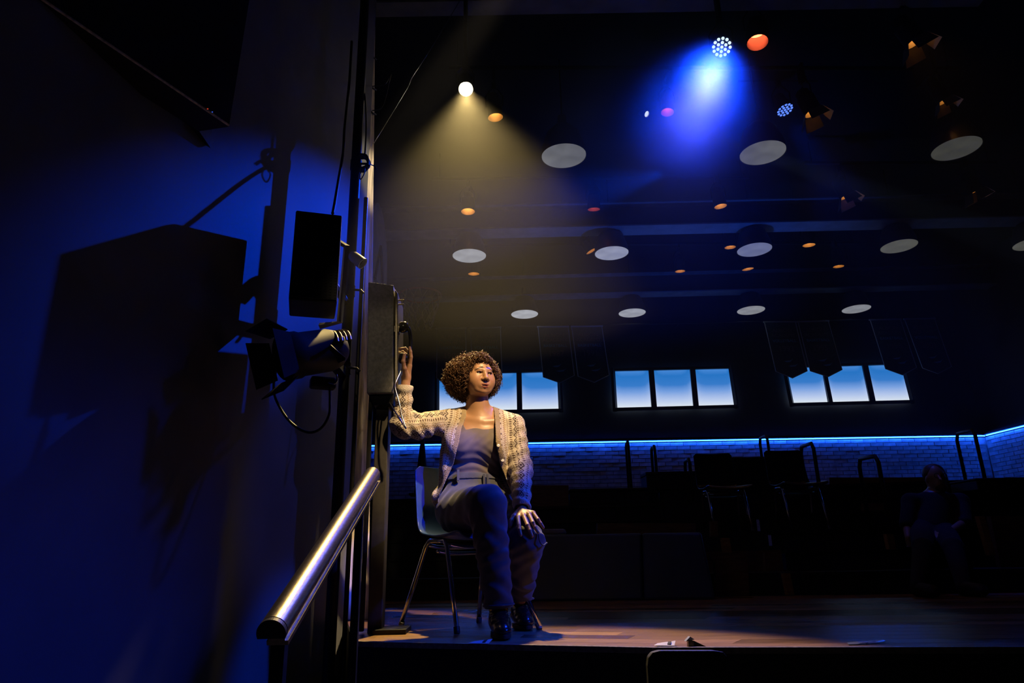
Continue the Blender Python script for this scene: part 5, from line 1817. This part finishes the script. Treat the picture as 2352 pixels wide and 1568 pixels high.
def knit_mat():
    m = bpy.data.materials.new('fair_isle_knit')
    m.use_nodes = True
    nt = m.node_tree
    b = nt.nodes['Principled BSDF']
    b.inputs['Roughness'].default_value = .9
    b.inputs['Sheen Weight'].default_value = .25
    A = nt.nodes.new('ShaderNodeAttribute')
    A.attribute_name = 'pattern'
    sp_ = nt.nodes.new('ShaderNodeSeparateXYZ')
    nt.links.new(A.outputs['Vector'], sp_.inputs[0])

    def mth(op, *args):
        n = nt.nodes.new('ShaderNodeMath')
        n.operation = op
        for i, v in enumerate(args):
            if isinstance(v, (int, float)):
                n.inputs[i].default_value = v
            else:
                nt.links.new(v, n.inputs[i])
        return n.outputs[0]

    def mix(fac, a, c):
        n = nt.nodes.new('ShaderNodeMix')
        n.data_type = 'RGBA'
        nt.links.new(fac, n.inputs[0])
        for i, v in ((6, a), (7, c)):
            if isinstance(v, tuple):
                n.inputs[i].default_value = (*v, 1)
            else:
                nt.links.new(v, n.inputs[i])
        return n.outputs[2]
    u, v, band = sp_.outputs[0], sp_.outputs[1], sp_.outputs[2]
    tc = nt.nodes.new('ShaderNodeTexCoord')
    nz = nt.nodes.new('ShaderNodeTexNoise')
    nz.inputs['Scale'].default_value = 22
    nt.links.new(tc.outputs['Object'], nz.inputs['Vector'])
    wob = mth('MULTIPLY', mth('SUBTRACT', nz.outputs[0], .5), .012)
    u = mth('ADD', u, wob)
    uu = mth('DIVIDE', u, .031)
    col = mth('FLOOR', uu)
    fu = mth('SUBTRACT', mth('FRACT', uu), .5)
    typ = mth('FLOORED_MODULO', col, 3.0)
    tri = mth('MULTIPLY', mth('ABSOLUTE', mth('SUBTRACT', mth('FRACT', mth('DIVIDE', v, .030)), .5)), 2.0)
    tri2 = mth('MULTIPLY', mth('ABSOLUTE', mth('SUBTRACT', mth('FRACT', mth('DIVIDE', v, .012)), .5)), 2.0)
    au = mth('MULTIPLY', mth('ABSOLUTE', fu), 2.0)
    dia = mth('LESS_THAN', mth('ABSOLUTE', mth('SUBTRACT', au, mth('MULTIPLY', tri, .85))), .20)
    dot = mth('LESS_THAN', mth('ADD', au, mth('SUBTRACT', 1.0, tri)), .38)
    A_ = mth('MAXIMUM', dia, dot)
    zig = mth('LESS_THAN', mth('ABSOLUTE', mth('SUBTRACT', fu, mth('MULTIPLY', mth('SUBTRACT', tri2, .5), .42))), .13)
    side_ = mth('GREATER_THAN', au, .86)
    t0 = mth('LESS_THAN', typ, .5)
    t1 = mth('LESS_THAN', mth('ABSOLUTE', mth('SUBTRACT', typ, 1.0)), .5)
    cream = (.62, .54, .43)
    base_ = mix(nz.outputs[0], (.50, .42, .33), cream)
    c = mix(mth('MULTIPLY', A_, t0), base_, (.060, .035, .028))
    c = mix(mth('MULTIPLY', zig, t1), c, (.30, .19, .085))
    dots = mth('MULTIPLY', mth('LESS_THAN', mth('ADD', au, tri2), .62), mth('GREATER_THAN', typ, 1.5))
    c = mix(dots, c, (.11, .06, .045))
    c = mix(mth('MULTIPLY', side_, t1), c, (.26, .17, .10))
    rib = mth('SINE', mth('MULTIPLY', v, 900.0))
    bandc = mix(mth('MULTIPLY', mth('ADD', rib, 1.0), .5), (.36, .27, .15), (.26, .185, .10))
    isb = mth('MULTIPLY', mth('GREATER_THAN', band, .5), mth('LESS_THAN', band, 1.5))
    c = mix(isb, c, bandc)
    c = mix(mth('GREATER_THAN', band, 1.5), c, (.52, .45, .37))
    nt.links.new(c, b.inputs['Base Color'])
    vz = nt.nodes.new('ShaderNodeTexVoronoi')
    vz.inputs['Scale'].default_value = 230
    nt.links.new(tc.outputs['Object'], vz.inputs['Vector'])
    bp = nt.nodes.new('ShaderNodeBump')
    bp.inputs['Strength'].default_value = .7
    bp.inputs['Distance'].default_value = .004
    nt.links.new(vz.outputs['Distance'], bp.inputs['Height'])
    nt.links.new(bp.outputs[0], b.inputs['Normal'])
    return m


card = link('cardigan', me, knit_mat(), woman, smooth=True)
for px_, py_ in ((1147, 1023), (1156, 1059), (1168, 1098)):
    d_ = ray(px_, py_)
    # sit the button on the knit: nearest band vertex along the line of sight
    w_ = (V - CAM)
    tt = w_ @ d_ / (d_ @ d_)
    off = np.linalg.norm(w_ - tt[:, None] * d_, axis=1)
    c = V[np.where(off < .006, tt, 9).argmin()]
    MB().lathe(c + [0, -.001, 0], (0.1, -1, .1), [(0, .0085), (.003, .008), (.0042, .005), (.0035, .001)], 16, cap0=True).build('button', 'button', card, smooth=True)
rg = at(1191, 1199, 3.262)
MB().tube([rg + [.0102 * cos(q), .0102 * sin(q) * .8, .004 * sin(q)] for q in np.linspace(0, 2 * pi, 16, endpoint=False)], .0016, 6, closed=True).build('finger_ring', 'gold', woman, smooth=True)

# ------------------------------------------------------------------ the man sitting in the dark on the bleachers
def m_(px, py, Y):
    return at(px, py, Y)


mh = m_(2148, 1098, 6.0)
msh_l, msh_r = m_(2092, 1152, 6.05), m_(2205, 1152, 6.0)
mel_l, mel_r = m_(2083, 1205, 5.95), m_(2215, 1200, 5.82)
mha_l, mha_r = m_(2088, 1243, 5.86), m_(2172, 1228, 5.70)
mp = m_(2150, 1258, 5.94)
mp[2] = max(mp[2], .46)
mk_l, mk_r = m_(2120, 1258, 5.46), m_(2190, 1258, 5.44)
ma_l, ma_r = m_(2108, 1350, 5.06), m_(2215, 1350, 5.04)
MSK = [(('e', mh, (.076, .092, .115)), .02), (('e', mh + [-.01, -.03, -.06], (.058, .06, .055)), .02), (('c', mh + [-.02, -.085, .01], mh + [-.028, -.112, -.025], .010, .013), .01), (('c', mh - [0, -.02, .08], mh - [0, -.04, .18], .055, .06), .02),
       (('e', mh + [-.076, 0, -.01], (.01, .018, .03)), .005), (('e', mh + [.076, 0, -.01], (.01, .018, .03)), .005),
       (('c', mel_l, mha_l + [0, 0, .03], .038, .026), .02), (('c', mel_r, mha_r, .038, .026), .02)]
for hnd, dirn in ((mha_l, (0, -.25, -1)), (mha_r, (-.9, -.3, -.25))):
    t_, a_, b_ = frame_of(dirn)
    MSK.append((('c', hnd, hnd + t_ * .05, .026, .030), .02))
    for k in range(4):
        o_ = a_ * (k - 1.5) * .019
        MSK.append((('c', hnd + t_ * .05 + o_, hnd + t_ * (.085 + .008 * (k in (1, 2))) + o_ * 1.15, .0105, .0095), .004))
        MSK.append((('c', hnd + t_ * (.085 + .008 * (k in (1, 2))) + o_ * 1.15, hnd + t_ * (.11 + .01 * (k in (1, 2))) + o_ * 1.2 + b_ * .012, .0095, .008), .004))
    MSK.append((('c', hnd + t_ * .01 + a_ * .03, hnd + t_ * .055 + a_ * .055, .012, .009), .008))
TS = [(('c', mp, (msh_l + msh_r) / 2 - [0, 0, .06], .155, .165), .05), (('c', (msh_l + msh_r) / 2 - [0, 0, .0], msh_l, .07, .072), .04), (('c', (msh_l + msh_r) / 2, msh_r, .07, .072), .04), (('c', msh_l, mel_l, .070, .060), .03), (('c', msh_r, mel_r, .070, .060), .03)]
TR = [(('e', mp, (.19, .15, .12)), .05), (('c', mp + [-.09, 0, 0], mk_l, .10, .075), .04), (('c', mp + [.09, 0, 0], mk_r, .10, .075), .04), (('c', mk_l, ma_l, .072, .05), .03), (('c', mk_r, ma_r, .072, .05), .03)]
man = thing('person', (mp[0], mp[1], .17), 'man in dark clothes sitting in the shadow on the bleachers', 'person')


def quick(name, prims, res, m, infl=0.0):
    P = np.array([q for p, k in prims for q in ((p[1], p[2]) if p[0] == 'c' else (p[1],))])
    f_ = Field(P.min(0) - .24, P.max(0) + .24, res)
    for p, k in prims:
        f_.add(p, k, infl)
    V, F = f_.mesh()
    me = np_mesh(name, V, F)
    if m == 'skin':
        vattr(me, 'tint', np.tile([.36, .22, .15, 1.0], (len(V), 1)), 'FLOAT_COLOR')
        m = SKIN
    return link(name, me, m, man, smooth=True)


quick('body', MSK + [(p, k) for p, k in [(('c', mp, (msh_l + msh_r) / 2, .11, .12), .03), (('c', msh_l, mel_l, .04, .036), .02), (('c', msh_r, mel_r, .04, .036), .02), (('c', mp, mk_l, .06, .05), .03), (('c', mp, mk_r, .06, .05), .03), (('c', mk_l, ma_l, .045, .035), .02), (('c', mk_r, ma_r, .045, .035), .02)]], .006, 'skin')
quick('shirt', TS, .009, 'shirt_dark')
quick('trousers', TR, .009, 'trousers_dark')
quick('hair', [(('e', mh + [.012, .025, .035], (.092, .095, .095)), .03), (('e', mh + [.05, .02, -.02], (.055, .07, .09)), .03)], .007, 'hair')
quick('beard', [(('e', mh + [.0, -.052, -.085], (.055, .05, .045)), .02)], .006, 'hair')
for s_ in (-1, 1):
    c = mh + np.array([-.012 + s_ * .033, -.098, .012])
    MB().tube([c + [.024 * cos(q), 0, .019 * sin(q)] for q in np.linspace(0, 2 * pi, 18, endpoint=False)], .0025, 6, closed=True).build('glasses_rim', 'black_metal', man)
for A, sgn in ((ma_l, 1), (ma_r, 1)):
    quick('shoe', [(('c', [A[0], A[1], max(A[2] - .03, .05)], [A[0] + .02, A[1] - .13, .045], .05, .042), .02), (('e', [A[0] + .02, A[1] - .13, .04], (.045, .06, .035)), .02)], .008, 'sole')

# ------------------------------------------------------------------ haze
def haze(name, lo, hi, dens, label, aniso=0.0):
    lo, hi = np.array(lo, float), np.array(hi, float)
    m = bpy.data.materials.new('stage_haze')
    m.use_nodes = True
    nt = m.node_tree
    nt.nodes.remove(nt.nodes['Principled BSDF'])
    v = nt.nodes.new('ShaderNodeVolumeScatter')
    v.inputs['Density'].default_value = dens
    v.inputs['Anisotropy'].default_value = aniso
    v.inputs['Color'].default_value = (1, 1, 1, 1)
    nt.links.new(v.outputs[0], nt.nodes['Material Output'].inputs['Volume'])
    return MB().box((lo + hi) / 2, hi - lo).build(name, m, label=label, cat='haze', kind='stuff')


haze('stage_haze', (-0.80, 3.1, 1.45), (8.8, 7.9, 5.88), .027, 'thin theatrical haze hanging in the air above the stage')


def smoke(name, c, r, dens, label, seed=0.0):
    m = bpy.data.materials.new('drifting_smoke')
    m.use_nodes = True
    nt = m.node_tree
    nt.nodes.remove(nt.nodes['Principled BSDF'])
    v = nt.nodes.new('ShaderNodeVolumeScatter')
    v.inputs['Anisotropy'].default_value = 0.35
    tc = nt.nodes.new('ShaderNodeTexCoord')
    ln = nt.nodes.new('ShaderNodeVectorMath')
    ln.operation = 'LENGTH'
    nt.links.new(tc.outputs['Object'], ln.inputs[0])
    mr = nt.nodes.new('ShaderNodeMapRange')
    mr.interpolation_type = 'SMOOTHSTEP'
    mr.inputs[1].default_value, mr.inputs[2].default_value, mr.inputs[3].default_value, mr.inputs[4].default_value = 0.15, 0.97, 1.0, 0.0
    nt.links.new(ln.outputs['Value'], mr.inputs[0])
    nz = nt.nodes.new('ShaderNodeTexNoise')
    nz.inputs['Scale'].default_value = 1.8
    nz.inputs['Detail'].default_value = 3
    mp = nt.nodes.new('ShaderNodeMapping')
    mp.inputs['Location'].default_value = (seed, seed * .7, 0)
    nt.links.new(tc.outputs['Object'], mp.inputs[0])
    nt.links.new(mp.outputs[0], nz.inputs['Vector'])
    nr = nt.nodes.new('ShaderNodeMapRange')
    nr.inputs[1].default_value, nr.inputs[2].default_value, nr.inputs[3].default_value, nr.inputs[4].default_value = 0.35, 0.62, 0.25, 1.25
    nt.links.new(nz.outputs[0], nr.inputs[0])
    mu = nt.nodes.new('ShaderNodeMath')
    mu.operation = 'MULTIPLY'
    nt.links.new(mr.outputs[0], mu.inputs[0])
    nt.links.new(nr.outputs[0], mu.inputs[1])
    m2 = nt.nodes.new('ShaderNodeMath')
    m2.operation = 'MULTIPLY'
    nt.links.new(mu.outputs[0], m2.inputs[0])
    m2.inputs[1].default_value = dens
    nt.links.new(m2.outputs[0], v.inputs['Density'])
    nt.links.new(v.outputs[0], nt.nodes['Material Output'].inputs['Volume'])
    bm = bmesh.new()
    bmesh.ops.create_icosphere(bm, subdivisions=3, radius=1.0)
    me = bpy.data.meshes.new(name)
    bm.to_mesh(me)
    bm.free()
    o = link(name, me, m, label=label, cat='haze', kind='stuff')
    o.location = tuple(float(x) for x in c)
    o.scale = r
    return o


smoke('smoke_cloud', at(1535, 275, 4.65), (1.3, 0.95, 1.05), 1.0, 'blue lit cloud of stage smoke below the lamp of many diodes', 3.1)
smoke('smoke_cloud', at(1860, 440, 6.4), (0.8, 0.6, 0.45), .10, 'faint wisp of blue smoke above the near roof beam', 8.7)
